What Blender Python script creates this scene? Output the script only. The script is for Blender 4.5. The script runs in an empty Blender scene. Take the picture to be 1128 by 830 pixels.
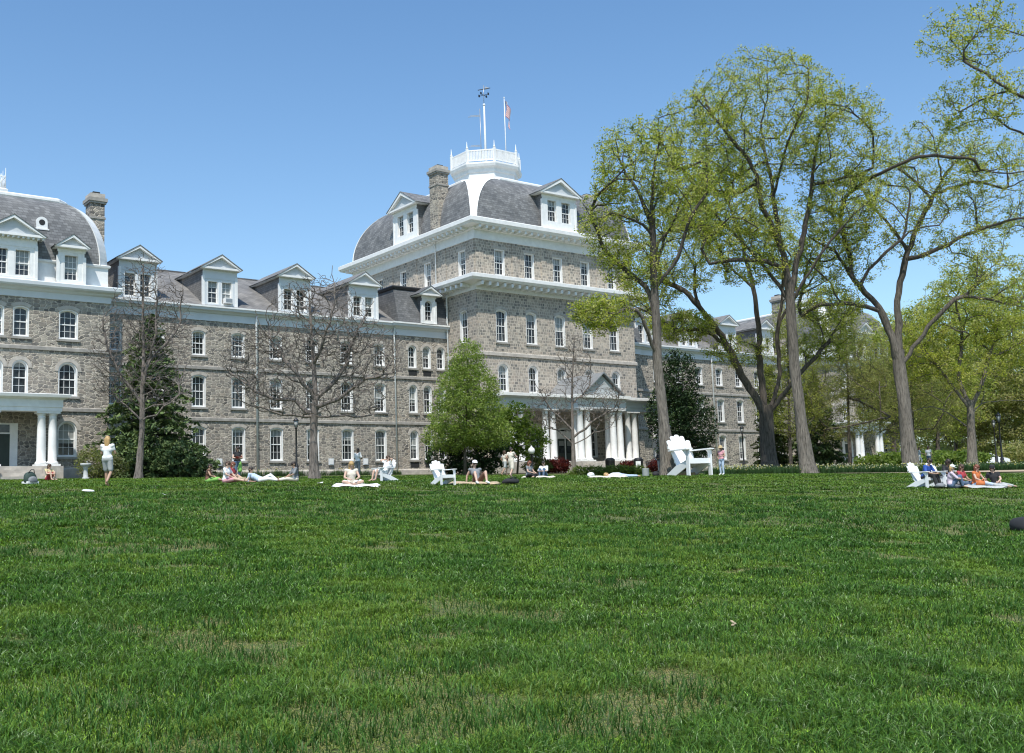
import bpy, bmesh, math, random
import numpy as np
from mathutils import Vector, Matrix
from mathutils.geometry import tessellate_polygon

random.seed(7)
RNG = np.random.default_rng(7)
sc = bpy.context.scene
COL = sc.collection
PI = math.pi

# ------------------------------------------------------------------ camera
YAW, PIT, ROL = math.radians(38.0454), math.radians(6.7678), math.radians(-2.0225)
Fv = Vector((math.sin(YAW) * math.cos(PIT), math.cos(YAW) * math.cos(PIT), math.sin(PIT)))
r0 = Vector((math.cos(YAW), -math.sin(YAW), 0))
u0 = r0.cross(Fv)
r1 = math.cos(ROL) * r0 + math.sin(ROL) * u0
u1 = -math.sin(ROL) * r0 + math.cos(ROL) * u0
cam_d = bpy.data.cameras.new('camera')
cam = bpy.data.objects.new('camera', cam_d)
COL.objects.link(cam)
cam.matrix_world = Matrix(((r1.x, u1.x, -Fv.x, 0), (r1.y, u1.y, -Fv.y, 0), (r1.z, u1.z, -Fv.z, 0), (0, 0, 0, 1)))
cam_d.sensor_width = 36
cam_d.lens = 36 * 1204.645 / 1128
cam_d.clip_start = 0.1
cam_d.clip_end = 6000
sc.camera = cam
LAT = Vector((0.787, -0.617, 0))      # across the view, used to lay out tree limbs
DEP = Vector((0.617, 0.787, 0))

# ------------------------------------------------------------------ world and sun
w = bpy.data.worlds.new('World')
sc.world = w
w.use_nodes = True
nt = w.node_tree
bg = nt.nodes['Background']
sky = nt.nodes.new('ShaderNodeTexSky')
sky.sky_type = 'NISHITA'
sky.sun_disc = False
SUN = Vector((-0.345, -0.375, 0.86)).normalized()
sky.sun_elevation = math.asin(SUN.z)
sky.sun_rotation = math.atan2(SUN.x, SUN.y)
sky.altitude = 50
sky.air_density = 1.0
sky.dust_density = 1.0
sky.ozone_density = 4.0
gain = nt.nodes.new('ShaderNodeVectorMath'); gain.operation = 'MULTIPLY'
gain.inputs[1].default_value = (1.08, 1.25, 1.32)
nt.links.new(sky.outputs[0], gain.inputs[0])
tcw = nt.nodes.new('ShaderNodeTexCoord'); spw = nt.nodes.new('ShaderNodeSeparateXYZ')
nt.links.new(tcw.outputs['Generated'], spw.inputs[0])
rpw = nt.nodes.new('ShaderNodeValToRGB')              # paler towards the skyline
rpw.color_ramp.elements[0].position = .05; rpw.color_ramp.elements[0].color = (1.3, 1.15, 1.0, 1)
rpw.color_ramp.elements[1].position = .55; rpw.color_ramp.elements[1].color = (.84, .95, .98, 1)
nt.links.new(spw.outputs[2], rpw.inputs[0])
g2 = nt.nodes.new('ShaderNodeVectorMath'); g2.operation = 'MULTIPLY'
nt.links.new(gain.outputs[0], g2.inputs[0]); nt.links.new(rpw.outputs[0], g2.inputs[1])
nt.links.new(g2.outputs[0], bg.inputs[0])
bg.inputs[1].default_value = 0.15
sd = bpy.data.lights.new('sun', 'SUN')
sd.energy = 5.0
sd.angle = math.radians(0.5)
sd.color = (1.0, 0.955, 0.88)
so = bpy.data.objects.new('sun', sd)
COL.objects.link(so)
so.rotation_euler = SUN.to_track_quat('Z', 'Y').to_euler()
so.location = (0, 0, 120)
sc.view_settings.view_transform = 'Standard'
sc.view_settings.look = 'None'
sc.view_settings.exposure = 0
sc.render.engine = 'CYCLES'
sc.cycles.use_adaptive_sampling = False
w.cycles.sampling_method = 'MANUAL'
w.cycles.sample_map_resolution = 2048
sc.cycles.max_bounces = 6
sc.cycles.diffuse_bounces = 3
sc.cycles.transparent_max_bounces = 8
sc.cycles.use_denoising = True
sc.cycles.pixel_filter_type = 'BLACKMAN_HARRIS'
sc.cycles.filter_width = 1.15
sc.render.filter_size = 1.15
try:
    sc.cycles.denoising_prefilter = 'ACCURATE'
    sc.cycles.denoiser = 'OPENIMAGEDENOISE'
except Exception:
    pass

# ------------------------------------------------------------------ terrain
GY = [-4000, -60, -5, 0, 8, 20, 37.6, 46, 60, 74, 80, 4000]
GZ = [-6, -3.6, -1.95, -1.63, -1.05, -.1, 1.12, 1.48, 2.15, 2.8, 3.0, 3.0]
def ss(a, b, x):
    t = np.clip((np.asarray(x, float) - a) / (b - a), 0, 1)
    return t * t * (3 - 2 * t)
def zg(x, y):
    return np.interp(y, GY, GZ) + .6 * ss(60, 105, x) * (1 - ss(50, 76, y))
def zgf(x, y):
    return float(zg(x, y))

# ------------------------------------------------------------------ materials
def new_mat(name):
    m = bpy.data.materials.new(name)
    m.use_nodes = True
    n = m.node_tree
    b = n.nodes['Principled BSDF']
    return m, n, b
def node(n, typ, **kw):
    o = n.nodes.new(typ)
    for k, v in kw.items():
        setattr(o, k, v)
    return o
def ramp(n, stops):
    r = n.nodes.new('ShaderNodeValToRGB')
    e = r.color_ramp.elements
    e[0].position, e[0].color = stops[0][0], (*stops[0][1], 1)
    e[1].position, e[1].color = stops[-1][0], (*stops[-1][1], 1)
    for p, c in stops[1:-1]:
        x = e.new(p)
        x.color = (*c, 1)
    return r
def objco(n):
    return n.nodes.new('ShaderNodeTexCoord').outputs['Object']
def noise(n, vec, scale, detail=3, rough=.55):
    t = n.nodes.new('ShaderNodeTexNoise')
    t.inputs['Scale'].default_value = scale
    t.inputs['Detail'].default_value = detail
    t.inputs['Roughness'].default_value = rough
    if vec is not None:
        n.links.new(vec, t.inputs['Vector'])
    return t
def mixc(n, a, b, f, mode='MIX'):
    m = n.nodes.new('ShaderNodeMix')
    m.data_type = 'RGBA'
    m.blend_type = mode
    for sock, v in ((m.inputs[0], f), (m.inputs[6], a), (m.inputs[7], b)):
        if hasattr(v, 'links'):
            n.links.new(v, sock)
        elif isinstance(v, (int, float)):
            sock.default_value = v
        else:
            sock.default_value = (*v, 1)
    return m.outputs[2]
def bump(n, b, h, strength, dist):
    bp = n.nodes.new('ShaderNodeBump')
    bp.inputs['Strength'].default_value = strength
    bp.inputs['Distance'].default_value = dist
    n.links.new(h, bp.inputs['Height'])
    n.links.new(bp.outputs[0], b.inputs['Normal'])
def plain(name, c, rough=.6, var=.15, scale=3., metal=0, dirt=None):
    """painted or plain surface with a little weathering"""
    m, n, b = new_mat(name)
    co = objco(n)
    t = noise(n, co, scale, 4)
    lo = tuple(x * (1 - var) for x in c)
    hi = tuple(min(1, x * (1 + var)) for x in c)
    r = ramp(n, [(.3, lo), (.7, hi)])
    n.links.new(t.outputs[0], r.inputs[0])
    n.links.new(r.outputs[0], b.inputs['Base Color'])
    b.inputs['Roughness'].default_value = rough
    b.inputs['Metallic'].default_value = metal
    return m

def stone_mat(name, sx, sz, cols, mortar, rect):
    m, n, b = new_mat(name)
    co = objco(n)
    sep = node(n, 'ShaderNodeSeparateXYZ')
    n.links.new(co, sep.inputs[0])
    add = node(n, 'ShaderNodeMath', operation='ADD')
    n.links.new(sep.outputs[0], add.inputs[0]); n.links.new(sep.outputs[1], add.inputs[1])
    mx = node(n, 'ShaderNodeMath', operation='MULTIPLY'); mx.inputs[1].default_value = sx
    mz = node(n, 'ShaderNodeMath', operation='MULTIPLY'); mz.inputs[1].default_value = sz
    n.links.new(add.outputs[0], mx.inputs[0]); n.links.new(sep.outputs[2], mz.inputs[0])
    cmb = node(n, 'ShaderNodeCombineXYZ')
    n.links.new(mx.outputs[0], cmb.inputs[0]); n.links.new(mz.outputs[0], cmb.inputs[1])
    nz = noise(n, cmb.outputs[0], .9, 2)
    warp = node(n, 'ShaderNodeMix', data_type='VECTOR')
    vm = node(n, 'ShaderNodeVectorMath', operation='MULTIPLY_ADD')
    n.links.new(nz.outputs[1], vm.inputs[0])
    vm.inputs[1].default_value = (.5, .35, 0) if not rect else (.22, .12, 0)
    n.links.new(cmb.outputs[0], vm.inputs[2])
    if rect:
        br = node(n, 'ShaderNodeTexBrick', offset=.5, offset_frequency=2, squash=.62, squash_frequency=3)
        br.inputs['Color1'].default_value = (0, 0, 0, 1); br.inputs['Color2'].default_value = (1, 1, 1, 1)
        br.inputs['Mortar'].default_value = (.5, .5, .5, 1)
        br.inputs['Scale'].default_value = 1
        br.inputs['Mortar Size'].default_value = .085
        br.inputs['Mortar Smooth'].default_value = .3
        br.inputs['Bias'].default_value = 0
        br.inputs['Brick Width'].default_value = 1.0
        br.inputs['Row Height'].default_value = .9
        n.links.new(vm.outputs[0], br.inputs['Vector'])
        val = br.outputs[0]; mort = br.outputs[1]
    else:
        v1 = node(n, 'ShaderNodeTexVoronoi', voronoi_dimensions='2D', feature='F1', distance='CHEBYCHEV')
        v1.inputs['Scale'].default_value = 1; v1.inputs['Randomness'].default_value = .88
        v2 = node(n, 'ShaderNodeTexVoronoi', voronoi_dimensions='2D', feature='F2', distance='CHEBYCHEV')
        v2.inputs['Scale'].default_value = 1; v2.inputs['Randomness'].default_value = .88
        n.links.new(vm.outputs[0], v1.inputs['Vector']); n.links.new(vm.outputs[0], v2.inputs['Vector'])
        dif = node(n, 'ShaderNodeMath', operation='SUBTRACT')
        n.links.new(v2.outputs['Distance'], dif.inputs[0]); n.links.new(v1.outputs['Distance'], dif.inputs[1])
        mr = node(n, 'ShaderNodeMapRange')
        mr.inputs[1].default_value = .05; mr.inputs[2].default_value = .17
        mr.inputs[3].default_value = 1; mr.inputs[4].default_value = 0
        n.links.new(dif.outputs[0], mr.inputs[0])
        sepc = node(n, 'ShaderNodeSeparateColor')
        n.links.new(v1.outputs['Color'], sepc.inputs[0])
        val = sepc.outputs[0]; mort = mr.outputs[0]
    k = len(cols)
    r = ramp(n, [(i / (k - 1), c) for i, c in enumerate(cols)])
    n.links.new(val, r.inputs[0])
    fine = noise(n, co, 5, 4)
    fr = ramp(n, [(.3, (.68, .68, .69)), (.7, (1.22, 1.2, 1.16))])
    n.links.new(fine.outputs[0], fr.inputs[0])
    c1 = mixc(n, r.outputs[0], fr.outputs[0], 1.0, 'MULTIPLY')
    c2 = mixc(n, c1, mortar, mort)
    big = noise(n, co, .35, 4)
    bf = ramp(n, [(.3, (.9, .9, .91)), (.7, (1.08, 1.07, 1.05))])
    n.links.new(big.outputs[0], bf.inputs[0])
    c3 = mixc(n, c2, bf.outputs[0], 1.0, 'MULTIPLY')
    n.links.new(c3, b.inputs['Base Color'])
    b.inputs['Roughness'].default_value = .9
    inv = node(n, 'ShaderNodeMath', operation='SUBTRACT'); inv.inputs[0].default_value = 1
    n.links.new(mort, inv.inputs[1])
    hs = node(n, 'ShaderNodeMath', operation='MULTIPLY_ADD')
    n.links.new(fine.outputs[0], hs.inputs[0]); hs.inputs[1].default_value = .8; n.links.new(inv.outputs[0], hs.inputs[2])
    bump(n, b, hs.outputs[0], .8, .06)
    return m

M = {}
M['rubble'] = stone_mat('rubble_stone', 2.7, 4.3,
    [(.125, .117, .107), (.22, .205, .182), (.29, .265, .228), (.38, .345, .295), (.165, .156, .143), (.33, .285, .237), (.245, .23, .205), (.44, .395, .33)], (.54, .485, .405), False)
M['ashlar'] = stone_mat('squared_stone', 2.5, 3.4,
    [(.17, .16, .148), (.30, .275, .24), (.41, .36, .305), (.50, .435, .365), (.23, .215, .195), (.45, .38, .315), (.33, .30, .262), (.54, .48, .405)], (.57, .505, .42), True)
M['trim_stone'] = plain('trim_stone', (.44, .40, .35), .85, .22, 2.5)
M['dark_trim_stone'] = plain('string_stone', (.31, .29, .26), .85, .25, 2.5)
M['white'] = plain('white_paint', (.79, .785, .765), .5, .07, 2.4)
M['grey_paint'] = plain('grey_paint', (.50, .53, .55), .6, .06, 1.2)
M['pale_grey'] = plain('pale_grey_paint', (.62, .65, .67), .6, .05, 1.2)
M['black_metal'] = plain('black_metal', (.018, .018, .02), .45, .2)
M['dark'] = plain('dark_recess', (.02, .021, .022), .7, .2)
M['door_dark'] = plain('dark_door_paint', (.02, .035, .025), .5, .2)
M['grey_metal'] = plain('grey_metal', (.35, .36, .37), .4, .1, metal=.5)

def roof_mat(name, c, var, row):
    m, n, b = new_mat(name)
    co = objco(n)
    sep = node(n, 'ShaderNodeSeparateXYZ'); n.links.new(co, sep.inputs[0])
    add = node(n, 'ShaderNodeMath', operation='ADD')
    n.links.new(sep.outputs[0], add.inputs[0]); n.links.new(sep.outputs[1], add.inputs[1])
    cmb = node(n, 'ShaderNodeCombineXYZ')
    n.links.new(add.outputs[0], cmb.inputs[0]); n.links.new(sep.outputs[2], cmb.inputs[1])
    br = node(n, 'ShaderNodeTexBrick')
    br.inputs['Color1'].default_value = (*(x * (1 - var) for x in c), 1)
    br.inputs['Color2'].default_value = (*(x * (1 + var) for x in c), 1)
    br.inputs['Mortar'].default_value = (*(x * .6 for x in c), 1)
    br.inputs['Scale'].default_value = 1
    br.inputs['Brick Width'].default_value = .34
    br.inputs['Row Height'].default_value = row
    br.inputs['Mortar Size'].default_value = .016
    n.links.new(cmb.outputs[0], br.inputs['Vector'])
    t = noise(n, co, .8, 5)
    r = ramp(n, [(.3, (.72, .73, .75)), (.55, (1, 1, 1)), (.75, (1.3, 1.28, 1.25))])
    n.links.new(t.outputs[0], r.inputs[0])
    n.links.new(mixc(n, br.outputs[0], r.outputs[0], 1., 'MULTIPLY'), b.inputs['Base Color'])
    b.inputs['Roughness'].default_value = .7
    bump(n, b, br.outputs[1], .4, .02)
    return m
M['slate'] = roof_mat('slate', (.178, .178, .178), .28, .2)
M['shingle'] = roof_mat('shingle', (.205, .196, .186), .22, .16)
M['dark_slate'] = roof_mat('dark_slate', (.135, .135, .135), .25, .2)

def glass_mat():
    m, n, b = new_mat('window_glass')
    oi = node(n, 'ShaderNodeObjectInfo')
    co = node(n, 'ShaderNodeTexCoord')
    sep = node(n, 'ShaderNodeSeparateXYZ'); n.links.new(co.outputs['Generated'], sep.inputs[0])
    th = node(n, 'ShaderNodeMapRange')        # how far each blind is drawn
    th.inputs[1].default_value = 0; th.inputs[2].default_value = 1
    th.inputs[3].default_value = .3; th.inputs[4].default_value = 1.35
    n.links.new(oi.outputs['Random'], th.inputs[0])
    gt = node(n, 'ShaderNodeMath', operation='GREATER_THAN')
    n.links.new(sep.outputs[2], gt.inputs[0]); n.links.new(th.outputs[0], gt.inputs[1])
    t = noise(n, objco(n), 1.6, 2)
    r = ramp(n, [(.35, (.012, .014, .016)), (.65, (.055, .06, .064))])
    n.links.new(t.outputs[0], r.inputs[0])
    c = mixc(n, r.outputs[0], (.26, .27, .255), gt.outputs[0])
    n.links.new(c, b.inputs['Base Color'])
    b.inputs['Roughness'].default_value = .06
    b.inputs['IOR'].default_value = 1.5
    return m
M['glass'] = glass_mat()

def attr_mat(name, rough=.7, trans=.35, mult=1.0, spec=.3, tint=(1, 1, 1)):
    """foliage whose colour comes from a vertex colour set per leaf or blade"""
    m, n, b = new_mat(name)
    a = node(n, 'ShaderNodeAttribute', attribute_name='col')
    b.inputs['Roughness'].default_value = rough
    b.inputs['Specular IOR Level'].default_value = spec
    n.links.new(a.outputs['Color'], b.inputs['Base Color'])
    tr = node(n, 'ShaderNodeBsdfTranslucent')
    n.links.new(mixc(n, a.outputs['Color'], (1.25, 1.3, .75), 1., 'MULTIPLY'), tr.inputs[0])
    mx = node(n, 'ShaderNodeMixShader'); mx.inputs[0].default_value = trans
    n.links.new(b.outputs[0], mx.inputs[1]); n.links.new(tr.outputs[0], mx.inputs[2])
    n.links.new(mx.outputs[0], n.nodes['Material Output'].inputs[0])
    return m
M['leaf'] = attr_mat('leaf', .55, .55, spec=.2)
M['needle'] = attr_mat('needle', .75, .12)
M['blade'] = attr_mat('grass_blade', .4, .32, spec=.16)

def bark_mat(name, c, fade=False):
    m, n, b = new_mat(name)
    co = objco(n)
    mp = node(n, 'ShaderNodeMapping'); mp.inputs['Scale'].default_value = (6, 6, .8)
    n.links.new(co, mp.inputs[0])
    t = noise(n, mp.outputs[0], 2.2, 6, .7)
    r = ramp(n, [(.34, tuple(x * .28 for x in c)), (.5, c), (.7, tuple(x * 1.6 for x in c))])
    n.links.new(t.outputs[0], r.inputs[0])
    if fade:                     # upper limbs darkened in the bark colour, as if shaded by leaves
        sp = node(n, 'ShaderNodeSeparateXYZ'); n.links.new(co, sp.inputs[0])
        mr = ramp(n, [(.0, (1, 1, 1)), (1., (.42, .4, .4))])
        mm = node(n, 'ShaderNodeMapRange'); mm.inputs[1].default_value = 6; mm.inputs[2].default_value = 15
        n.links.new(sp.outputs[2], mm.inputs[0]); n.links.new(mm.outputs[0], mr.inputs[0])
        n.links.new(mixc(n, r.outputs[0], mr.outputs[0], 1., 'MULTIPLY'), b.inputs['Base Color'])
    else:
        n.links.new(r.outputs[0], b.inputs['Base Color'])
    b.inputs['Roughness'].default_value = .95
    bump(n, b, t.outputs[0], 1., .12)
    return m
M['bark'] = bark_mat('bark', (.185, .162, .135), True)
M['bark_dark'] = bark_mat('dark_bark', (.10, .084, .07))
M['twig'] = bark_mat('twig_bark', (.2, .17, .148))

# ------------------------------------------------------------------ objects
def link(name, me, parent=None, loc=None, rotz=0.):
    o = bpy.data.objects.new(name, me)
    COL.objects.link(o)
    if parent is not None:
        o.parent = parent
    if loc is not None:
        o.location = loc
    if rotz:
        o.rotation_euler = (0, 0, rotz)
    return o
def tag(o, label=None, cat=None, group=None, kind=None):
    if label: o['label'] = label
    if cat: o['category'] = cat
    if group: o['group'] = group
    if kind: o['kind'] = kind
    return o
def thing(name, label, cat, loc=(0, 0, 0), rotz=0., group=None):
    o = link(name, None, None, loc, rotz)
    o.empty_display_size = .3
    return tag(o, label, cat, group)
def copy_tree(root, loc, rotz=0., label=None):
    r = root.copy(); COL.objects.link(r); r.location = loc; r.rotation_euler = (0, 0, rotz)
    if label: r['label'] = label
    for ch in list(root.children):
        c = ch.copy(); COL.objects.link(c); c.parent = r
        for g in list(ch.children):
            d = g.copy(); COL.objects.link(d); d.parent = c
    return r

class MB:
    """collects faces with material slots into one mesh"""
    def __init__(s):
        s.v, s.f, s.m, s.mats, s.sm = [], [], [], [], []
    def mi(s, mat):
        mat = M[mat] if isinstance(mat, str) else mat
        if mat not in s.mats: s.mats.append(mat)
        return s.mats.index(mat)
    def add(s, vs, fs, mat, smooth=False, T=None):
        b = len(s.v); k = s.mi(mat)
        s.v += [tuple(T @ Vector(p)) if T is not None else tuple(p) for p in vs]
        for f in fs:
            s.f.append([i + b for i in f]); s.m.append(k); s.sm.append(smooth)
    def box(s, x0, x1, y0, y1, z0, z1, mat, T=None):
        s.add([(x0, y0, z0), (x1, y0, z0), (x1, y1, z0), (x0, y1, z0), (x0, y0, z1), (x1, y0, z1), (x1, y1, z1), (x0, y1, z1)],
              [(0, 3, 2, 1), (4, 5, 6, 7), (0, 1, 5, 4), (1, 2, 6, 5), (2, 3, 7, 6), (3, 0, 4, 7)], mat, False, T)
    def beam(s, a, b, w_, h, mat):
        """rectangular bar between two points"""
        a, b = Vector(a), Vector(b); d = b - a; L = d.length
        T = Matrix.Translation(a) @ d.to_track_quat('X', 'Z').to_matrix().to_4x4()
        s.box(0, L, -w_ / 2, w_ / 2, -h / 2, h / 2, mat, T)
    def tube(s, pts, rad, mat, k=8, smooth=True, caps=True):
        pts = [Vector(p) for p in pts]
        vs, fs = [], []
        for i, p in enumerate(pts):
            d = (pts[min(i + 1, len(pts) - 1)] - pts[max(i - 1, 0)])
            d = d.normalized() if d.length > 1e-9 else Vector((0, 0, 1))
            a = d.cross(Vector((.13, .97, .2))); a.normalize(); c = d.cross(a)
            r = rad[i] if isinstance(rad, (list, tuple)) else rad
            for j in range(k):
                t = 2 * PI * j / k
                vs.append(p + a * (r * math.cos(t)) + c * (r * math.sin(t)))
        for i in range(len(pts) - 1):
            for j in range(k):
                fs.append((i * k + j, i * k + (j + 1) % k, (i + 1) * k + (j + 1) % k, (i + 1) * k + j))
        if caps:
            fs.append(tuple(range(k))[::-1]); fs.append(tuple((len(pts) - 1) * k + j for j in range(k)))
        s.add(vs, fs, mat, smooth)
    def lathe(s, prof, c, mat, k=16, smooth=True, a0=0., T=None):
        """profile [(r, z)] turned about a vertical axis at c"""
        vs, fs = [], []
        for r, z in prof:
            for j in range(k):
                t = a0 + 2 * PI * j / k
                vs.append((c[0] + r * math.cos(t), c[1] + r * math.sin(t), c[2] + z))
        for i in range(len(prof) - 1):
            for j in range(k):
                fs.append((i * k + j, i * k + (j + 1) % k, (i + 1) * k + (j + 1) % k, (i + 1) * k + j))
        fs.append(tuple(range(k))[::-1]); fs.append(tuple((len(prof) - 1) * k + j for j in range(k)))
        s.add(vs, fs, mat, smooth, T)
    def ball(s, c, r, mat, k=10, sq=(1, 1, 1)):
        prof = [(max(1e-4, math.sin(PI * i / 6)) , -math.cos(PI * i / 6)) for i in range(7)]
        vs, fs = [], []
        for q, z in prof:
            for j in range(k):
                t = 2 * PI * j / k
                vs.append((c[0] + r * sq[0] * q * math.cos(t), c[1] + r * sq[1] * q * math.sin(t), c[2] + r * sq[2] * z))
        for i in range(6):
            for j in range(k):
                fs.append((i * k + j, i * k + (j + 1) % k, (i + 1) * k + (j + 1) % k, (i + 1) * k + j))
        s.add(vs, fs, mat, True)
    def sweep(s, path, prof, mat, closed=False, smooth=False):
        """profile [(outwards, z)] swept along a plan path, outside on the right of travel"""
        P = [Vector((p[0], p[1])) for p in path]; n = len(P)
        def nrm(i, j):
            d = (P[j] - P[i]).normalized(); return Vector((d.y, -d.x))
        offs = []
        for i in range(n):
            if closed or 0 < i < n - 1:
                a, b = nrm((i - 1) % n, i), nrm(i, (i + 1) % n)
                m_ = (a + b); m_ /= (1 + a.dot(b)); offs.append(m_)
            elif i == 0: offs.append(nrm(0, 1))
            else: offs.append(nrm(n - 2, n - 1))
        vs, fs = [], []; k = len(prof)
        for i in range(n):
            for o_, z in prof:
                q = P[i] + offs[i] * o_; vs.append((q.x, q.y, z))
        for i in range(n if closed else n - 1):
            j = (i + 1) % n
            for q in range(k - 1):
                fs.append((i * k + q, j * k + q, j * k + q + 1, i * k + q + 1))
        if not closed:
            fs.append(tuple(range(k))); fs.append(tuple((n - 1) * k + q for q in range(k)))
        s.add(vs, fs, mat, smooth)
    def mesh(s, name):
        me = bpy.data.meshes.new(name)
        me.from_pydata(s.v, [], s.f)
        for m_ in s.mats: me.materials.append(m_)
        me.polygons.foreach_set('material_index', s.m)
        me.polygons.foreach_set('use_smooth', s.sm)
        me.update()
        return me
    def build(s, name, parent=None, loc=None, rotz=0.):
        return link(name, s.mesh(name), parent, loc, rotz)

def raw_mesh(name, V, polys, mat, cols=None, smooth=False):
    """V (n,3); polys: list of (m,k) index arrays; cols (n,3) written to attribute 'col'"""
    me = bpy.data.meshes.new(name)
    me.vertices.add(len(V)); me.vertices.foreach_set('co', np.ascontiguousarray(V, np.float32).ravel())
    li = np.concatenate([p.ravel() for p in polys]).astype(np.int32)
    tot = np.concatenate([np.full(len(p), p.shape[1], np.int32) for p in polys])
    st = np.concatenate([[0], np.cumsum(tot)[:-1]]).astype(np.int32)
    me.loops.add(len(li)); me.loops.foreach_set('vertex_index', li)
    me.polygons.add(len(tot)); me.polygons.foreach_set('loop_start', st)
    try: me.polygons.foreach_set('loop_total', tot)
    except Exception: pass
    if smooth: me.polygons.foreach_set('use_smooth', np.ones(len(tot), bool))
    me.materials.append(mat)
    me.update(calc_edges=True)
    if cols is not None:
        a = me.attributes.new('col', 'FLOAT_COLOR', 'POINT')
        c4 = np.ones((len(V), 4), np.float32); c4[:, :3] = cols
        a.data.foreach_set('color', c4.ravel())
    return me

def vnoise(x, y, sc_, seed=0):
    """smooth lattice noise in 0..1"""
    x = np.asarray(x, float) / sc_ + seed * 17.3; y = np.asarray(y, float) / sc_ + seed * 9.7
    xi, yi = np.floor(x).astype(np.int64), np.floor(y).astype(np.int64)
    fx, fy = x - xi, y - yi
    fx = fx * fx * (3 - 2 * fx); fy = fy * fy * (3 - 2 * fy)
    def h(a, b):
        q = (a * 374761393 + b * 668265263 + seed * 1442695) & 0x7fffffff
        q = ((q ^ (q >> 13)) * 1274126177) & 0x7fffffff
        return ((q ^ (q >> 16)) & 0xffff) / 65535.
    return (h(xi, yi) * (1 - fx) + h(xi + 1, yi) * fx) * (1 - fy) + (h(xi, yi + 1) * (1 - fx) + h(xi + 1, yi + 1) * fx) * fy
# ================================================================== THE STONE HALL
hall = thing('stone_hall', 'long grey stone college hall with white trim, domed slate centre block and columned porches', 'building')

def opening(w_, h, kind, n=10):
    """outline of an opening, counter-clockwise from the bottom left, sill at z=0"""
    if kind == 'flat':
        return [(-w_ / 2, 0), (w_ / 2, 0), (w_ / 2, h), (-w_ / 2, h)]
    rise = w_ / 2 if kind == 'round' else w_ * .16
    R = (w_ * w_ / 4 + rise * rise) / (2 * rise)
    zc = h - R; a = math.asin(min(1, w_ / 2 / R))
    pts = [(-w_ / 2, 0), (w_ / 2, 0)]
    for i in range(n + 1):
        t = a - 2 * a * i / n
        pts.append((R * math.sin(t), zc + R * math.cos(t)))
    return pts
def top_at(w_, h, kind, x):
    if kind == 'flat': return h
    rise = w_ / 2 if kind == 'round' else w_ * .16
    R = (w_ * w_ / 4 + rise * rise) / (2 * rise)
    return h - R + math.sqrt(max(0, R * R - x * x))

_wcache = {}
def window_meshes(w_, h, kind, style='stone'):
    key = (w_, h, kind, style)
    if key in _wcache: return _wcache[key]
    t = .085
    f = MB()
    outer = opening(w_, h, kind)
    wi, hi = w_ - 2 * t, h - t - .08
    inner = [(x, z + .08) for x, z in opening(wi, hi, kind)]
    n = len(outer)
    yf, yb = .035, .34
    vs = [(x, yf, z) for x, z in outer] + [(x, yf, z) for x, z in inner] + [(x, yb, z) for x, z in inner] + [(x, yb, z) for x, z in outer]
    fs = []
    for i in range(n):
        j = (i + 1) % n
        fs += [(i, j, n + j, n + i), (n + i, n + j, 2 * n + j, 2 * n + i), (3 * n + i, 3 * n + j, j, i)]
    f.add(vs, fs, 'white')
    # sashes and glazing bars
    ys = .27
    mid = .08 + hi * .5
    f.box(-wi / 2, wi / 2, ys - .035, ys + .02, mid - .035, mid + .035, 'white')
    f.box(-wi / 2, wi / 2, ys - .02, ys + .02, .08, .16, 'white')
    for sx in (-1, 1):
        x = sx * (wi / 2 - .025)
        f.box(x - .025, x + .025, ys - .021, ys + .021, .081, top_at(wi, hi, kind, abs(x)) + .07, 'white')
    nb = 2 if w_ > 1.0 else 1
    for q in range(nb):
        x = -wi / 2 + wi * (q + 1) / (nb + 1)
        f.box(x - .012, x + .012, ys - .01, ys + .022, .1, top_at(wi, hi, kind, x) + .07, 'white')
    for z in (.08 + hi * .26, .08 + hi * .75):
        f.box(-wi / 2, wi / 2, ys - .011, ys + .023, z - .012, z + .012, 'white')
    if kind != 'flat':       # thickened head of the upper sash
        inn = [(x * .88, .08 + (z) * .965) for x, z in opening(wi, hi, kind)]
        out = inner
        vs = [(x, ys - .015, z) for x, z in out[2:]] + [(x, ys - .015, z) for x, z in inn[2:]]
        k = len(out) - 2
        f.add(vs, [(i, i + 1, k + i + 1, k + i) for i in range(k - 1)], 'white')
    p = MB()
    p.add([(x, .297, z) for x, z in inner], [tuple(range(n))], 'glass')
    s_ = MB()
    s_.box(-w_ / 2 - .12, w_ / 2 + .12, -.11, .04, -.15, -.003, 'dark_trim_stone')
    a = MB()
    if kind == 'flat':
        a.box(-w_ / 2 - .14, w_ / 2 + .14, -.03, .03, h + .003, h + .26, 'trim_stone')
    else:
        o2 = opening(w_ + .006, h + .003, kind)[2:]
        R_ = .24
        top = []
        cx0 = 0
        rise = w_ / 2 if kind == 'round' else w_ * .16
        Rr = (w_ * w_ / 4 + rise * rise) / (2 * rise); zc = h - Rr
        for x, z in o2:
            d = Vector((x, z - zc)).normalized()
            top.append((x + d.x * R_, z + d.y * R_))
        k = len(o2)
        vs = [(x, -.035, z) for x, z in o2] + [(x, -.035, z) for x, z in top] + [(x, .03, z) for x, z in top] + [(x, .03, z) for x, z in o2]
        fs = []
        for i in range(k - 1):
            fs += [(i, i + 1, k + i + 1, k + i), (k + i, k + i + 1, 2 * k + i + 1, 2 * k + i), (3 * k + i, 3 * k + i + 1, i + 1, i)]
        fs += [(0, k, 2 * k, 3 * k), (k - 1, 2 * k - 1, 3 * k - 1, 4 * k - 1)]
        a.add(vs, fs, 'trim_stone')
    r = (f.mesh('window'), p.mesh('pane'), s_.mesh('sill'), a.mesh('arch'))
    _wcache[key] = r
    return r
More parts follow.
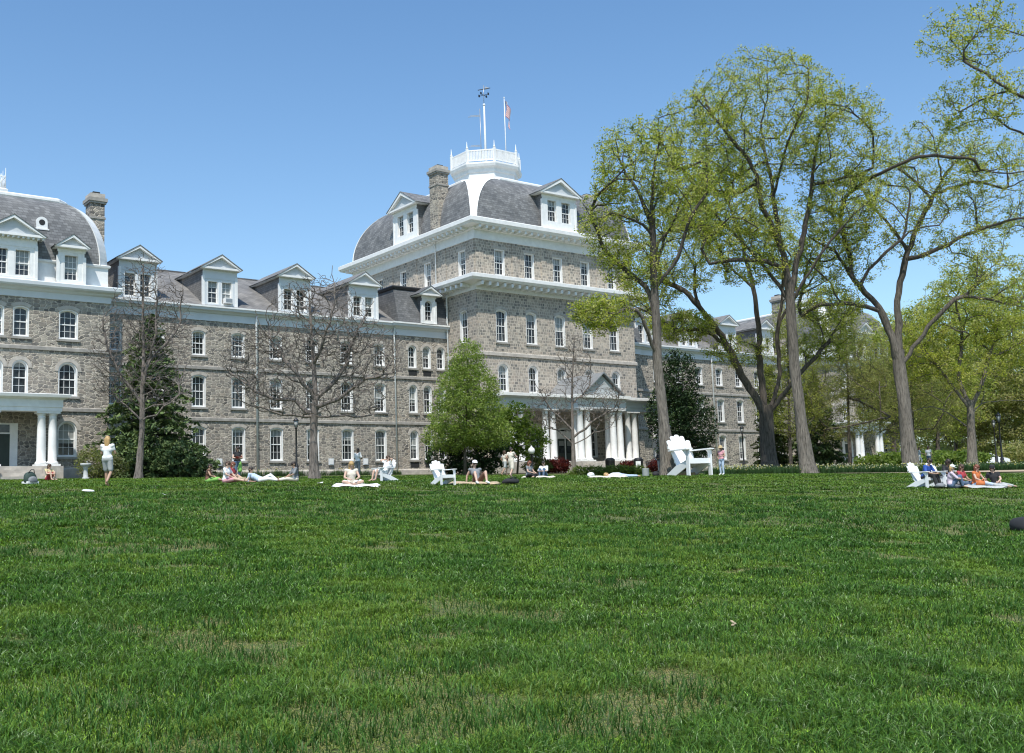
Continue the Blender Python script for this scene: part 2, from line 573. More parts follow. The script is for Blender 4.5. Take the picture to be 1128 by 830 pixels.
def put_window(parent, loc, rotz, w_, h, kind, sill=True, arch=True):
    f, p, s_, a = window_meshes(w_, h, kind)
    o = link('window', f, parent, loc, rotz)
    link('pane', p, o)
    if sill: link('sill', s_, o)
    if arch: link('arch', a, o)
    return o

def wall_panel(mb, p0, p1, z0, z1, holes, mat, depth=.12):
    """wall from p0 to p1 (outside on the right) with real openings"""
    p0, p1 = Vector(p0), Vector(p1); u = (p1 - p0); L = u.length; u.normalize()
    nin = Vector((-u.y, u.x))
    P = lambda x, z, d=0.: (p0.x + u.x * x + nin.x * d, p0.y + u.y * x + nin.y * d, z)
    xs = sorted({0, L} | {round(h[0] + s * h[2] / 2, 5) for h in holes for s in (-1, 1)})
    zs = sorted({z0, z1} | {round(q, 5) for h in holes for q in (h[1], h[1] + h[3])})
    for i in range(len(xs) - 1):
        for j in range(len(zs) - 1):
            cx, cz = (xs[i] + xs[i + 1]) / 2, (zs[j] + zs[j + 1]) / 2
            if any(abs(cx - h[0]) < h[2] / 2 and h[1] < cz < h[1] + h[3] for h in holes): continue
            mb.add([P(xs[i], zs[j]), P(xs[i + 1], zs[j]), P(xs[i + 1], zs[j + 1]), P(xs[i], zs[j + 1])], [(0, 1, 2, 3)], mat)
    for cx, z, w_, h, kind in holes:
        o = opening(w_, h, kind); n = len(o)
        mb.add([P(cx + x, z + q) for x, q in o] + [P(cx + x, z + q, depth) for x, q in o],
               [(i, (i + 1) % n, n + (i + 1) % n, n + i) for i in range(n)], mat)
        if kind != 'flat':                               # spandrels beside the arch
            arc = o[2:]; m_ = len(arc)
            for sx in (1, -1):
                c = P(cx + sx * w_ / 2, z + h)
                pts = [a for a in arc if a[0] * sx >= -1e-6]
                for a, b in zip(pts[:-1], pts[1:]):
                    mb.add([c, P(cx + a[0], z + a[1]), P(cx + b[0], z + b[1])], [(0, 1, 2)], mat)
def facade(parent, p0, p1, z0, z1, holes, mat, name='wall', sill=True, arch=True):
    mb = MB()
    wall_panel(mb, p0, p1, z0, z1, holes, mat)
    o = mb.build(name, parent)
    u = (Vector(p1) - Vector(p0)).normalized(); rz = math.atan2(u.y, u.x)
    for cx, z, w_, h, kind in holes:
        put_window(parent, (p0[0] + u.x * cx, p0[1] + u.y * cx, z), rz, w_, h, kind, sill, arch)
    return o

GB = 1.5      # walls start well below the turf
# ---- plan (metres): wings at y=81.6, centre block at 76.56, end pavilions at 75
YW, YC, YP = 81.6, 76.56, 75.0
CX0, CX1, CXM = 56.23, 75.41, 65.82
CYB = 98.0
WIN = [26.34 + 3.27 * k for k in range(8)]

def wing_holes(xs, x0):
    h = []
    for x in xs:
        h += [(x - x0, 4.3, 1.15, 2.72, 'seg'), (x - x0, 8.5, 1.15, 2.55, 'seg'), (x - x0, 12.57, 1.12, 1.98, 'seg')]
    return h
def bay_holes(xs, x0):
    h = []
    for x in xs:
        h += [(x - x0, 4.35, .9, 2.6, 'round'), (x - x0, 8.5, .9, 2.5, 'round'), (x - x0, 12.5, .9, 2.05, 'round')]
    return h
XL, XB = 23.9, 50.85
facade(hall, (XL, YW), (XB, YW), GB, 15.4, wing_holes(WIN, XL), 'rubble')
facade(hall, (XB, YW - .3), (CX0, YW - .3), GB, 15.4, bay_holes((52.45, 53.98, 55.5), XB), 'rubble')
XR0, XR1 = 80.8, 104.4
WINR = [83.49 + 3.27 * k for k in range(7)]
facade(hall, (CX1, YW - .3), (XR0, YW - .3), GB, 15.4, bay_holes((76.15, 77.68, 79.2), CX1), 'rubble')
facade(hall, (XR0, YW), (XR1, YW), GB, 15.4, wing_holes(WINR, XR0), 'rubble')
mb = MB()
for x0, x1 in ((XL, CX0), (CX1, XR1)):
    wall_panel(mb, (x1, 95.4), (x0, 95.4), GB, 16.4, [], 'rubble')
mb.add([(XB, YW - .3, GB), (XB, YW, GB), (XB, YW, 15.4), (XB, YW - .3, 15.4)], [(0, 1, 2, 3)], 'rubble')
mb.add([(XR0, YW - .3, GB), (XR0, YW, GB), (XR0, YW, 15.4), (XR0, YW - .3, 15.4)], [(0, 1, 2, 3)], 'rubble')
mb.build('wall', hall)

# ---- string courses, water table, wing cornices
def string(path, z, closed=False, out=.1, h=.26, mat='dark_trim_stone'):
    mb = MB()
    mb.sweep(path, [(-.02, z - h / 2), (out, z - h / 2), (out, z + h * .3), (out * .4, z + h / 2), (-.02, z + h / 2)], mat, closed)
    return mb.build('string_course', hall)
LW = [(XL + .02, YW), (XB, YW), (XB, YW - .3), (CX0 - .02, YW - .3)]
RW = [(CX1 + .02, YW - .3), (XR0, YW - .3), (XR0, YW), (XR1 - .02, YW)]
for path in (LW, RW):
    string(path, 7.58); string(path, 11.62)
    mb = MB()
    mb.sweep(path, [(.0, GB), (.14, GB), (.14, 3.45), (.03, 3.58), (0, 3.58)], 'trim_stone')
    mb.build('plinth', hall)
    mb = MB()
    mb.sweep(path, [(-.02, 15.36), (.07, 15.36), (.07, 15.92), (.2, 16.0), (.25, 16.12), (.5, 16.16), (.55, 16.32), (.58, 16.46), (.4, 16.5), (-.3, 16.5)], 'pale_grey')
    mb.sweep(path, [(.585, 16.36), (.61, 16.36), (.61, 16.49), (.585, 16.49)], 'white')
    mb.build('cornice', hall)

# ---- wing roofs
def wing_roof(x0, x1):
    mb = MB()
    mb.add([(x0, YW - .42, 16.46), (x1, YW - .42, 16.46), (x1, 88.5, 20.6), (x0, 88.5, 20.6), (x1, 96, 16.4), (x0, 96, 16.4)],
           [(0, 1, 2, 3), (3, 2, 4, 5)], 'shingle')
    mb.box(x0, x1, 88.4, 88.6, 20.56, 20.68, 'dark_slate')
    return mb.build('roof', hall)
wing_roof(XL - .3, CX0); wing_roof(CX1, XR1)

def dormer(parent, loc, rotz, bw, eave, apex, half, depth, wins, side='shingle', roof='shingle', panel='pale_grey', arch=False, front_trim=.16, dent=False):
    """gabled dormer: origin at the middle of its front foot, y runs into the roof"""
    mb = MB()
    h2 = bw / 2
    wall_panel(mb, (-h2, 0), (h2, 0), 0, eave, [(a + h2, b, c, d, e) for a, b, c, d, e in wins], panel, .08)
    mb.add([(-h2, 0, 0), (-h2, depth, 0), (-h2, depth, eave), (-h2, 0, eave)], [(0, 1, 2, 3)], side)
    mb.add([(h2, 0, 0), (h2, depth, 0), (h2, depth, eave), (h2, 0, eave)], [(0, 1, 2, 3)], side)
    # corner boards and mullion
    for x in (-h2, h2):
        mb.box(x - .1, x + .1, -.05, .12, 0, eave - .52, 'white')
    mb.box(-h2 - .1, h2 + .1, -.07, .02, -.06, .07, 'white')
    zt = max(z + h for _, z, _, h, _ in wins)
    mb.box(-h2 - .06, h2 + .06, -.03, -.002, zt + .12, eave - .02, panel)
    # entablature
    mb.box(-half, half, -.42, .0, eave - .02, eave + .14, 'white')
    # tympanum
    mb.add([(-half + .05, -.2, eave + .14), (half - .05, -.2, eave + .14), (0, -.2, apex - .05)], [(0, 1, 2)], 'grey_paint')
    if dent:
        k = int(2 * half / .3)
        for i in range(k):
            x = -half + .15 + i * (2 * half - .3) / (k - 1)
            mb.box(x - .06, x + .06, -.36, .0, eave - .14, eave - .021, 'white')
    # raking cornices and roof planes
    for sx in (-1, 1):
        a = Vector((sx * (half + .06), 0, eave + .02)); b = Vector((0, 0, apex + .04))
        d = (b - a).normalized(); nn = Vector((-d.z * sx, 0, d.x * sx)) * (1 if sx > 0 else 1)
        if nn.z < 0: nn = -nn
        q = [a, b, b - Vector((0, 0, front_trim * 1.25)), a + d * .12 - nn * front_trim * .55]
        vs = [(p.x, -.46, p.z) for p in q] + [(p.x, -.18, p.z) for p in q]
        mb.add(vs, [(0, 1, 2, 3), (4, 5, 6, 7), (0, 1, 5, 4), (1, 2, 6, 5), (2, 3, 7, 6), (3, 0, 4, 7)], 'white')
        t0, t1 = a + nn * .012, b + nn * .012
        e0, e1 = a + nn * .075, b + nn * .075
        vs = [(t0.x, -.5, t0.z), (t1.x, -.5, t1.z), (t1.x, depth, t1.z), (t0.x, depth, t0.z), (e0.x, -.5, e0.z), (0, -.5, e1.z), (0, depth, e1.z), (e0.x, depth, e0.z)]
        mb.add(vs, [(0, 1, 2, 3), (4, 5, 6, 7), (0, 1, 5, 4), (0, 3, 7, 4)], roof)
        # soffit along the eave
        mb.box(min(sx * h2, sx * half), max(sx * h2, sx * half), .001, depth, eave - .02, eave + .05, panel)
    o = mb.build('dormer', parent, loc, rotz)
    for cx, z, w_, h, kind in wins:
        f, p, s_, a = window_meshes(w_, h, kind)
        wnd = link('window', f, o, (cx, -.02, z))
        # glass shares the window object's mesh on dormers
    return o
# dormer windows carry their glass in the same mesh (they are already sub-parts)
_old = window_meshes
_dc = {}
def window_meshes_d(w_, h, kind):
    key = (w_, h, kind)
    if key not in _dc:
        f, p, _, _ = _old(w_, h, kind)
        bm = bmesh.new(); bm.from_mesh(f)
        k0 = len(bm.faces)
        bm.from_mesh(p)
        bm.faces.ensure_lookup_table()
        for fc in bm.faces[k0:]: fc.material_index = 1
        me = bpy.data.meshes.new('window'); bm.to_mesh(me); bm.free()
        me.materials.append(M['white']); me.materials.append(M['glass'])
        _dc[key] = me
    return (_dc[key], None, None, None)
_wm_save = window_meshes
def dormer_set(*a, **k):
    global window_meshes
    window_meshes = lambda w_, h, kind: window_meshes_d(w_, h, kind)
    o = dormer(*a, **k)
    window_meshes = _wm_save
    return o

D2 = [(-.58, .22, .96, 1.9, 'flat'), (.58, .22, .96, 1.9, 'flat')]
first = None
wing_dx = [28.05 + 6.54 * k for k in range(4)]
for x in wing_dx + [81.86, 88.4, 94.94, 101.48]:
    if first is None:
        first = dormer_set(hall, (x, YW - .12, 16.5), 0, 2.75, 3.0, 4.1, 1.66, 6.2, D2)
    else:
        d = link('dormer', first.data, hall, (x, YW - .12, 16.5))
        for g in first.children:
            c = g.copy(); COL.objects.link(c); c.parent = d
mb = MB()
mb.box(-.33, .33, -.36, .18, .0, .42, 'white'); mb.box(-.27, .27, -.368, -.361, .06, .36, 'grey_metal')
mb.build('air_conditioner', hall, (wing_dx[1] + .6, YW - .16, 16.82))

# ---- bay mansards beside the centre block
def bay_mansard(x0, x1, xd):
    mb = MB()
    lo = [(x0, YW - .72), (x1, YW - .72), (x1, 88), (x0, 88)]
    hi = [(x0 + .15, YW + .35), (x1, YW + .35), (x1, 88), (x0 + .15, 88)]
    n1 = [(p[0], p[1], 16.5) for p in lo]; n2 = [(p[0], p[1], 19.75) for p in hi]
    mb.add(n1 + n2, [(0, 1, 5, 4), (1, 2, 6, 5), (2, 3, 7, 6), (3, 0, 4, 7), (4, 5, 6, 7)], 'dark_slate')
    mb.sweep([(x0 + .15, 88), (x0 + .15, YW + .35), (x1, YW + .35)], [(0, 19.6), (.14, 19.65), (.2, 19.85), (.05, 19.98), (-.4, 20.0)], 'black_metal')
    mb.build('roof', hall)
    dormer_set(hall, (xd, YW - .84, 16.5), 0, 1.45, 2.55, 3.35, 1.25, 2.6, [(0, .2, .95, 2.0, 'round')], side='dark_slate', roof='dark_slate', panel='white')
bay_mansard(XB, CX0 - .01, 53.98)
bay_mansard(CX1 + .01, XR0, 77.68)

# ---- centre block
CF = [CXM + 3.43 * k for k in (-2, -1, 0, 1, 2)]
hol = []
for i, x in enumerate(CF):
    if i == 2: hol.append((x - CX0, 3.75, 1.9, 3.3, 'seg'))
    else: hol.append((x - CX0, 4.3, 1.3, 2.9, 'seg'))
    hol += [(x - CX0, 10.12, 1.12, 2.5, 'round'), (x - CX0, 14.58, 1.28, 3.0, 'seg'), (x - CX0, 20.66, 1.18, 2.4, 'flat')]
facade(hall, (CX0, YC), (CX1, YC), GB, 24.0, hol, 'ashlar')
side = []
for y in (78.62, 84.2, 88.5, 92.8):
    side.append((CYB - y, 20.66, 1.15, 2.4, 'flat'))
side += [(CYB - 78.62, 14.58, 1.2, 3.0, 'seg'), (CYB - 78.62, 10.1, 1.12, 2.5, 'round'), (CYB - 78.62, 4.3, 1.2, 2.8, 'seg')]
facade(hall, (CX0, CYB), (CX0, YC), GB, 24.0, side, 'ashlar')
sr = [(y - YC, z, w_, h, k) for y, z, w_, h, k in [(78.62, 20.66, 1.15, 2.4, 'flat'), (84.2, 20.66, 1.15, 2.4, 'flat'), (88.5, 20.66, 1.15, 2.4, 'flat'), (78.62, 14.58, 1.2, 3.0, 'seg')]]
facade(hall, (CX1, YC), (CX1, CYB), GB, 24.0, sr, 'ashlar')
facade(hall, (CX1, CYB), (CX0, CYB), GB, 24.0, [], 'ashlar')
CB = [(CX0, YC), (CX1, YC), (CX1, CYB), (CX0, CYB)]
# stone pilaster strips between the top-floor windows and on the corners
for x in [CX0 + .45] + [(CF[i] + CF[i + 1]) / 2 for i in range(4)] + [CX1 - .45]:
    wd = .42 if x in (CX0 + .45, CX1 - .45) else .3
    mb = MB(); mb.box(x - wd, x + wd, YC - .07, YC + .02, 20.5, 23.78, 'ashlar'); mb.build('pilaster', hall)
for y in (YC + .45, 81.4, 86.3, 90.6):
    mb = MB(); mb.box(CX0 - .07, CX0 + .02, y - .35, y + .35, 20.5, 23.78, 'ashlar'); mb.build('pilaster', hall)
string(CB, 13.5, True, .13, .34, 'trim_stone')
mb = MB()
mb.sweep(CB, [(-.02, 19.12), (.1, 19.15), (.1, 19.62), (.3, 19.72), (1.1, 19.8), (1.2, 19.92), (1.28, 20.0), (1.28, 20.3), (1.15, 20.36), (-.1, 20.62)], 'white', True)
def modillions(mb, x0, x1, y0, y1, z0, z1, out, step, wd, mat='white'):
    n = int((x1 - x0) / step)
    for i in range(n + 1):
        x = x0 + (x1 - x0) * i / n
        mb.box(x - wd / 2, x + wd / 2, y0 - out, y0 - .08, z0, z1, mat)
    n = int((y1 - y0) / step)
    for i in range(1, n + 1):
        y = y0 + (y1 - y0) * i / n
        mb.box(x0 - out, x0 - .08, y - wd / 2, y + wd / 2, z0, z1, mat)
        mb.box(x1 + .08, x1 + out, y - wd / 2, y + wd / 2, z0, z1, mat)
modillions(mb, CX0, CX1, YC, CYB, 19.42, 19.74, 1.02, .82, .22)
mb.build('cornice', hall)
mb = MB()
mb.sweep(CB, [(-.02, 23.74), (.09, 23.76), (.09, 24.55), (.26, 24.62), (.3, 24.8), (1.0, 24.86), (1.08, 24.98), (1.16, 25.06), (1.16, 25.4), (1.0, 25.5), (.2, 25.62), (.2, 25.72), (-.6, 25.75)], 'white', True)
modillions(mb, CX0, CX1, YC, CYB, 24.58, 24.84, .92, .72, .2)
mb.build('cornice', hall)

def dome_roof(x0, x1, y0, y1, zb, rise, inset, ch0, ch1, mat, rib, start=0.):
    """square dome with curved sides and white corner ribs"""
    mb = MB(); n = 14; rings = []
    for i in range(n + 1):
        th = i / n * math.radians(86)
        ins = start + inset * (1 - math.cos(th)); z = zb + rise * math.sin(th)
        c = ch0 + (ch1 - ch0) * (i / n) ** 1.7
        a0, a1, b0, b1 = x0 + ins, x1 - ins, y0 + ins, y1 - ins
        rings.append([(a0 + c, b0, z), (a1 - c, b0, z), (a1, b0 + c, z), (a1, b1 - c, z), (a1 - c, b1, z), (a0 + c, b1, z), (a0, b1 - c, z), (a0, b0 + c, z)])
    vs = [p for r in rings for p in r]
    f_m, f_r = [], []
    for i in range(n):
        for j in range(8):
            q = (i * 8 + j, i * 8 + (j + 1) % 8, (i + 1) * 8 + (j + 1) % 8, (i + 1) * 8 + j)
            (f_m if j % 2 == 0 else f_r).append(q)
    mb.add(vs, f_m, mat); o = mb.build('roof', hall)
    mb = MB(); 
    # ribs stand a little proud of the slate
    for j in (1, 3, 5, 7):
        vv = []
        for i in range(n + 1):
            p, q = Vector(rings[i][j]), Vector(rings[i][(j + 1) % 8])
            m_ = (p + q) / 2; cen = Vector(((x0 + x1) / 2, (y0 + y1) / 2, m_.z - 1.5)); d = (m_ - cen).normalized()
            t = (q - p).normalized() * .05
            vv += [tuple(p - t - d * .03), tuple(p - t + d * .06), tuple(q + t + d * .06), tuple(q + t - d * .03)]
        fs = []
        for i in range(n):
            for k in range(3):
                fs.append((i * 4 + k, i * 4 + k + 1, (i + 1) * 4 + k + 1, (i + 1) * 4 + k))
        mb.add(vv, fs, rib)
    top = rings[-1]; zt = top[0][2]
    P = [(p[0], p[1]) for p in top]
    mb.sweep(P, [(-.3, zt - .02), (.12, zt - .06), (.2, zt + .05), (.2, zt + .2), (.08, zt + .3), (-.5, zt + .32)], rib, True)
    mb.add([(p[0], p[1], zt + .3) for p in top], [tuple(range(8))], 'grey_metal')
    mb.build('roof_trim', hall)
    return zt + .3
ZD = dome_roof(CX0 - .15, CX1 + .15, YC - .15, CYB + .15, 25.7, 4.8, 2.9, .35, 2.5, 'slate', 'white')

CW = [(-.86, .6, 1.22, 2.15, 'flat'), (.86, .6, 1.22, 2.15, 'flat')]
dormer_set(hall, (CXM, YC - .55, 25.66), 0, 4.1, 3.2, 4.75, 2.55, 4.0, CW, side='slate', roof='slate', panel='white', front_trim=.26)
dormer_set(hall, (CX0 - .55, 87.0, 25.66), -PI / 2, 4.1, 3.2, 4.75, 2.55, 4.0, CW, side='slate', roof='slate', panel='white', front_trim=.26)
dormer_set(hall, (CX1 + .55, 87.0, 25.66), PI / 2, 4.1, 3.2, 4.75, 2.55, 4.0, CW, side='slate', roof='slate', panel='white', front_trim=.26)

def chimney(x, y, z0, z1, hx, hy):
    mb = MB()
    mb.box(x - hx, x + hx, y - hy, y + hy, z0, z1 - 1.9, 'rubble')
    mb.box(x - hx - .06, x + hx + .06, y - hy - .06, y + hy + .06, z1 - 1.9, z1 - 1.75, 'dark_trim_stone')
    mb.box(x - hx, x + hx, y - hy, y + hy, z1 - 1.75, z1 - .75, 'rubble')
    mb.box(x - hx - .1, x + hx + .1, y - hy - .1, y + hy + .1, z1 - .75, z1 - .6, 'dark_trim_stone')
    mb.box(x - hx - .17, x + hx + .17, y - hy - .17, y + hy + .17, z1 - .6, z1 - .35, 'dark_trim_stone')
    mb.box(x - hx - .02, x + hx + .02, y - hy - .02, y + hy + .02, z1 - .35, z1, 'trim_stone')
    mb.box(x - hx * .5, x + hx * .5, y - hy * .5, y + hy * .5, z1, z1 + .2, 'dark')
    return mb.build('chimney', hall)
chimney(56.5, 82.3, 25.5, 31.8, .62, .66)
chimney(75.1, 82.3, 25.5, 31.8, .62, .66)

# ---- cupola, mast, flag
def octo(r): return [(CXM + r * math.cos(PI / 8 + i * PI / 4), 87.25 + r * math.sin(PI / 8 + i * PI / 4)) for i in range(8)]
mb = MB()
A0 = PI / 8
mb.lathe([(3.5, ZD - .1), (3.5, ZD + .3), (3.3, ZD + .35), (3.3, 33.25), (3.42, 33.3), (3.45, 33.65), (3.75, 33.8), (3.85, 34.05), (3.85, 34.22), (.2, 34.26)], (CXM, 87.25, 0), 'white', 8, False, A0)
cup = mb.build('cupola', hall)
mb = MB()
O = octo(3.6)
for i in range(8):
    a, b = Vector((*O[i], 0)), Vector((*O[(i + 1) % 8], 0))
    mb.box(a.x - .1, a.x + .1, a.y - .1, a.y + .1, 34.22, 35.7, 'white')
    mb.lathe([(.11, 35.7), (.13, 35.8), (.05, 35.9), (.03, 36.35), (.01, 36.45)], (a.x, a.y, 0), 'white', 8)
    mb.beam((a.x, a.y, 35.48), (b.x, b.y, 35.48), .1, .12, 'white')
    mb.beam((a.x, a.y, 34.45), (b.x, b.y, 34.45), .1, .12, 'white')
    for k in range(1, 18):
        p = a.lerp(b, k / 18)
        mb.box(p.x - .045, p.x + .045, p.y - .045, p.y + .045, 34.5, 35.45, 'white')
mb.build('railing', cup)
mb = MB()
mb.tube([(CXM, 87.2, 34.2), (CXM, 87.2, 38), (CXM, 87.2, 41.3)], [.13, .11, .08], 'white', 8)
mb.ball((CXM, 87.2, 41.4), .14, 'white')
mb.tube([(CXM, 87.2, 41.4), (CXM, 87.2, 43.5)], .035, 'grey_metal', 6)
for a in range(4):
    t = a * PI / 2 + .4
    e = (CXM + .55 * math.cos(t), 87.2 + .55 * math.sin(t), 42.45)
    mb.beam((CXM, 87.2, 42.45), e, .04, .04, 'black_metal')
    mb.box(e[0] - .09, e[0] + .09, e[1] - .02, e[1] + .02, 42.35, 42.6, 'black_metal')
v0, v1 = Vector((CXM, 87.2, 43.0)) - LAT * .6, Vector((CXM, 87.2, 43.2)) + LAT * .7
mb.beam(v0, v1, .05, .07, 'black_metal')
mb.add([tuple(v1), tuple(v1 - LAT * .55 + Vector((0, 0, .18))), tuple(v1 - LAT * .55 - Vector((0, 0, .2)))], [(0, 1, 2)], 'grey_metal')
mast = mb.build('weathervane_mast', hall)
mb = MB()
px = Vector((CXM, 87.2, 0)) - LAT * .45
mb.tube([(px.x, px.y, 34.2), (px.x, px.y, 41.0)], .04, 'grey_metal', 6)
for z in (37.0, 40.2):
    for k in range(2):
        q = px - LAT * (1.25 - .2 * k)
        mb.beam((px.x, px.y, z + .12 * k), (q.x, q.y, z + .12 * k - .05), .05, .05, 'grey_metal')
mb.build('antenna', mast)
FX, FY = CXM + .1, 87.2
fp = Vector((CXM, 87.2, 0)) + LAT * 2.1
mb = MB()
mb.tube([(fp.x, fp.y, 34.2), (fp.x, fp.y, 42.0)], [.06, .035], 'white', 8)
mb.ball((fp.x, fp.y, 42.1), .08, 'white')
pole = mb.build('flagpole', hall)
M['flag_red'] = plain('flag_red', (.36, .02, .03), .8)
M['flag_white'] = plain('flag_white', (.75, .74, .72), .8)
M['flag_blue'] = plain('flag_blue', (.02, .035, .16), .8)
mb = MB()
NU, NV = 16, 13
def flag_pt(u, v):      # u along the fly, v down the hoist: hanging slack in a light breeze
    fly = 1.9 * u
    x = .55 * math.sin(min(1.5, u * 1.45)) * (1 - .25 * v) + .12 * math.sin(u * 11 + v * 2)
    drop = fly * (.32 + .6 * u)
    return Vector((fp.x, fp.y, 41.8 - 1.5 * v - drop)) + LAT * (.06 + x) + DEP * (.14 * math.sin(u * 9 + 1.5 * v))
for j in range(NV):
    for i in range(NU):
        q = [flag_pt(i / NU, j / NV), flag_pt((i + 1) / NU, j / NV), flag_pt((i + 1) / NU, (j + 1) / NV), flag_pt(i / NU, (j + 1) / NV)]
        mt = 'flag_blue' if (i < NU * .4 and j < 7) else ('flag_red' if j % 2 == 0 else 'flag_white')
        mb.add([tuple(p) for p in q], [(0, 1, 2, 3)], mt)
for r_ in range(9):
    for c_ in range(6 if r_ % 2 == 0 else 5):
        u = .4 * (c_ + (.5 if r_ % 2 == 0 else 1.)) / 6; v = 7 / 13 * (r_ + .6) / 9.2
        p = flag_pt(u, v)
        for sg in (-1, 1):
            q = p + DEP * .012 * sg
            vs = []
            for k in range(10):
                rr = .045 if k % 2 == 0 else .018
                t = PI / 2 + k * PI / 5
                vs.append(tuple(q + LAT * (rr * math.cos(t)) + Vector((0, 0, rr * math.sin(t)))))
            mb.add(vs, [tuple(range(10))], 'flag_white')
mb.build('flag', pole)

# ---- end pavilions
def pavilion(x0, right):
    x1 = x0 + 12.9; xm = (x0 + x1) / 2
    yb = 96.
    hs = []
    for dx, w_ in ((-3.75, 1.25), (-.76, 1.0), (.76, 1.0), (3.75, 1.25)):
        X = xm + dx - x0
        hs += [(X, 12.1, w_, 2.05, 'seg'), (X, 8.28, w_, 2.3, 'round')]
        if abs(dx) > 2: hs.append((X, 4.25, w_, 2.4, 'round'))
    hs.append((xm - x0 - 1.25, 4.0, 1.0, 2.8, 'seg'))
    facade(hall, (x0, YP), (x1, YP), GB, 14.8, hs, 'rubble')
    ls = [(yb - y, z, 1.15, h, k) for y in (78.5,) for z, h, k in ((12.1, 2.05, 'seg'), (8.28, 2.3, 'round'), (4.25, 2.4, 'round'))]
    facade(hall, (x0, yb), (x0, YP), GB, 14.8, ls, 'rubble')
    rs = [(y - YP, z, 1.15, h, k) for y in (78.5,) for z, h, k in ((12.1, 2.05, 'seg'), (8.28, 2.3, 'round'), (4.25, 2.4, 'round'))]
    facade(hall, (x1, YP), (x1, yb), GB, 14.8, rs, 'rubble')
    facade(hall, (x1, yb), (x0, yb), GB, 14.8, [], 'rubble')
    PB = [(x0, YP), (x1, YP), (x1, yb), (x0, yb)]
    string(PB, 11.42, True); string(PB, 7.4, True)
    mb = MB(); mb.sweep(PB, [(0, GB), (.14, GB), (.14, 3.45), (.03, 3.58), (0, 3.58)], 'trim_stone', True); mb.build('plinth', hall)
    mb = MB()
    mb.sweep(PB, [(-.02, 14.72), (.08, 14.74), (.08, 15.15), (.25, 15.22), (.3, 15.34), (.62, 15.4), (.7, 15.5), (.72, 15.72), (.6, 15.8), (-.2, 15.9)], 'pale_grey', True)
    mb.build('cornice', hall)
    mb = MB()
    mb.sweep(PB, [(-.1, 15.85), (-.1, 17.2), (.02, 17.24), (.05, 17.36), (-.05, 17.42), (-.5, 17.45)], 'white', True)
    mb.build('parapet', hall)
    zt = dome_roof(x0 + .05, x1 - .05, YP + .05, yb - .05, 17.4, 4.6, 2.4, .62, .62, 'slate', 'white')
    sd_ = dict(side='slate', roof='slate', panel='white')
    for dx in (-3.75, 3.75):
        dormer_set(hall, (xm + dx, YP - .45, 15.85), 0, 1.7, 2.35, 3.2, 1.1, 2.9, [(0, .12, 1.02, 1.85, 'flat')], **sd_)
    dormer_set(hall, (xm, YP - .5, 15.85), 0, 3.0, 2.75, 4.05, 2.0, 3.2, [(-.68, .12, 1.05, 1.85, 'flat'), (.68, .12, 1.05, 1.85, 'flat')], dent=True, **sd_)
    for yy, sx in ((86., -1), (86., 1)):
        dormer_set(hall, (x0 - .45 if sx < 0 else x1 + .45, yy, 15.85), sx * PI / 2, 1.7, 2.35, 3.2, 1.1, 2.9, [(0, .12, 1.02, 1.85, 'flat')], **sd_)
    for dx in (-2.05, 2.05):
        mb = MB()
        out = [(-.36, 0), (.36, 0), (.36, .45)] + [(.36 * math.cos(t * PI / 8), .45 + .36 * math.sin(t * PI / 8)) for t in range(1, 8)] + [(-.36, .45)]
        k = len(out)
        mb.add([(x, 0, z) for x, z in out] + [(x, 1.6, z) for x, z in out], [tuple(range(k))] + [(i, (i + 1) % k, k + (i + 1) % k, k + i) for i in range(k)], 'white')
        mb.box(-.44, .44, -.08, .2, -.1, -.003, 'white')
        cc = [(.2 * math.cos(t * PI / 8), .42 + .2 * math.sin(t * PI / 8)) for t in range(16)]
        mb.add([(x, -.012, z) for x, z in cc], [tuple(range(16))], 'dark')
        mb.build('oculus', hall, (xm + dx, YP + .33, 19.55))
    # small square lantern
    mb = MB()
    cy = 83.
    mb.box(xm - 1.0, xm + 1.0, cy - 1.0, cy + 1.0, zt - .1, 23.35, 'dark_slate')
    Q = [(xm - 1, cy - 1), (xm + 1, cy - 1), (xm + 1, cy + 1), (xm - 1, cy + 1)]
    mb.sweep(Q, [(0, 23.2), (.1, 23.25), (.3, 23.45), (.35, 23.75), (.2, 23.85), (-.9, 23.9)], 'white', True)
    for i in range(4):
        a, b = Vector((*Q[i], 0)), Vector((*Q[(i + 1) % 4], 0))
        a = a + (a - Vector((xm, cy, 0))) * .2; b = b + (b - Vector((xm, cy, 0))) * .2
        mb.beam((a.x, a.y, 24.7), (b.x, b.y, 24.7), .07, .07, 'white')
        for k in range(9):
            p = a.lerp(b, k / 9); zz = 25.35 if k % 3 == 0 else 24.9
            mb.tube([(p.x, p.y, 23.85), (p.x, p.y, zz)], [.04, .01], 'white', 5)
    mb.build('cupola', hall)
    return xm
XP = 11.0
pavilion(XP, False)
pavilion(XR1, True)
chimney(24.35, 79.9, 15.5, 23.7, .5, .6)
chimney(104.3, 81.4, 15.5, 23.7, .5, .6)

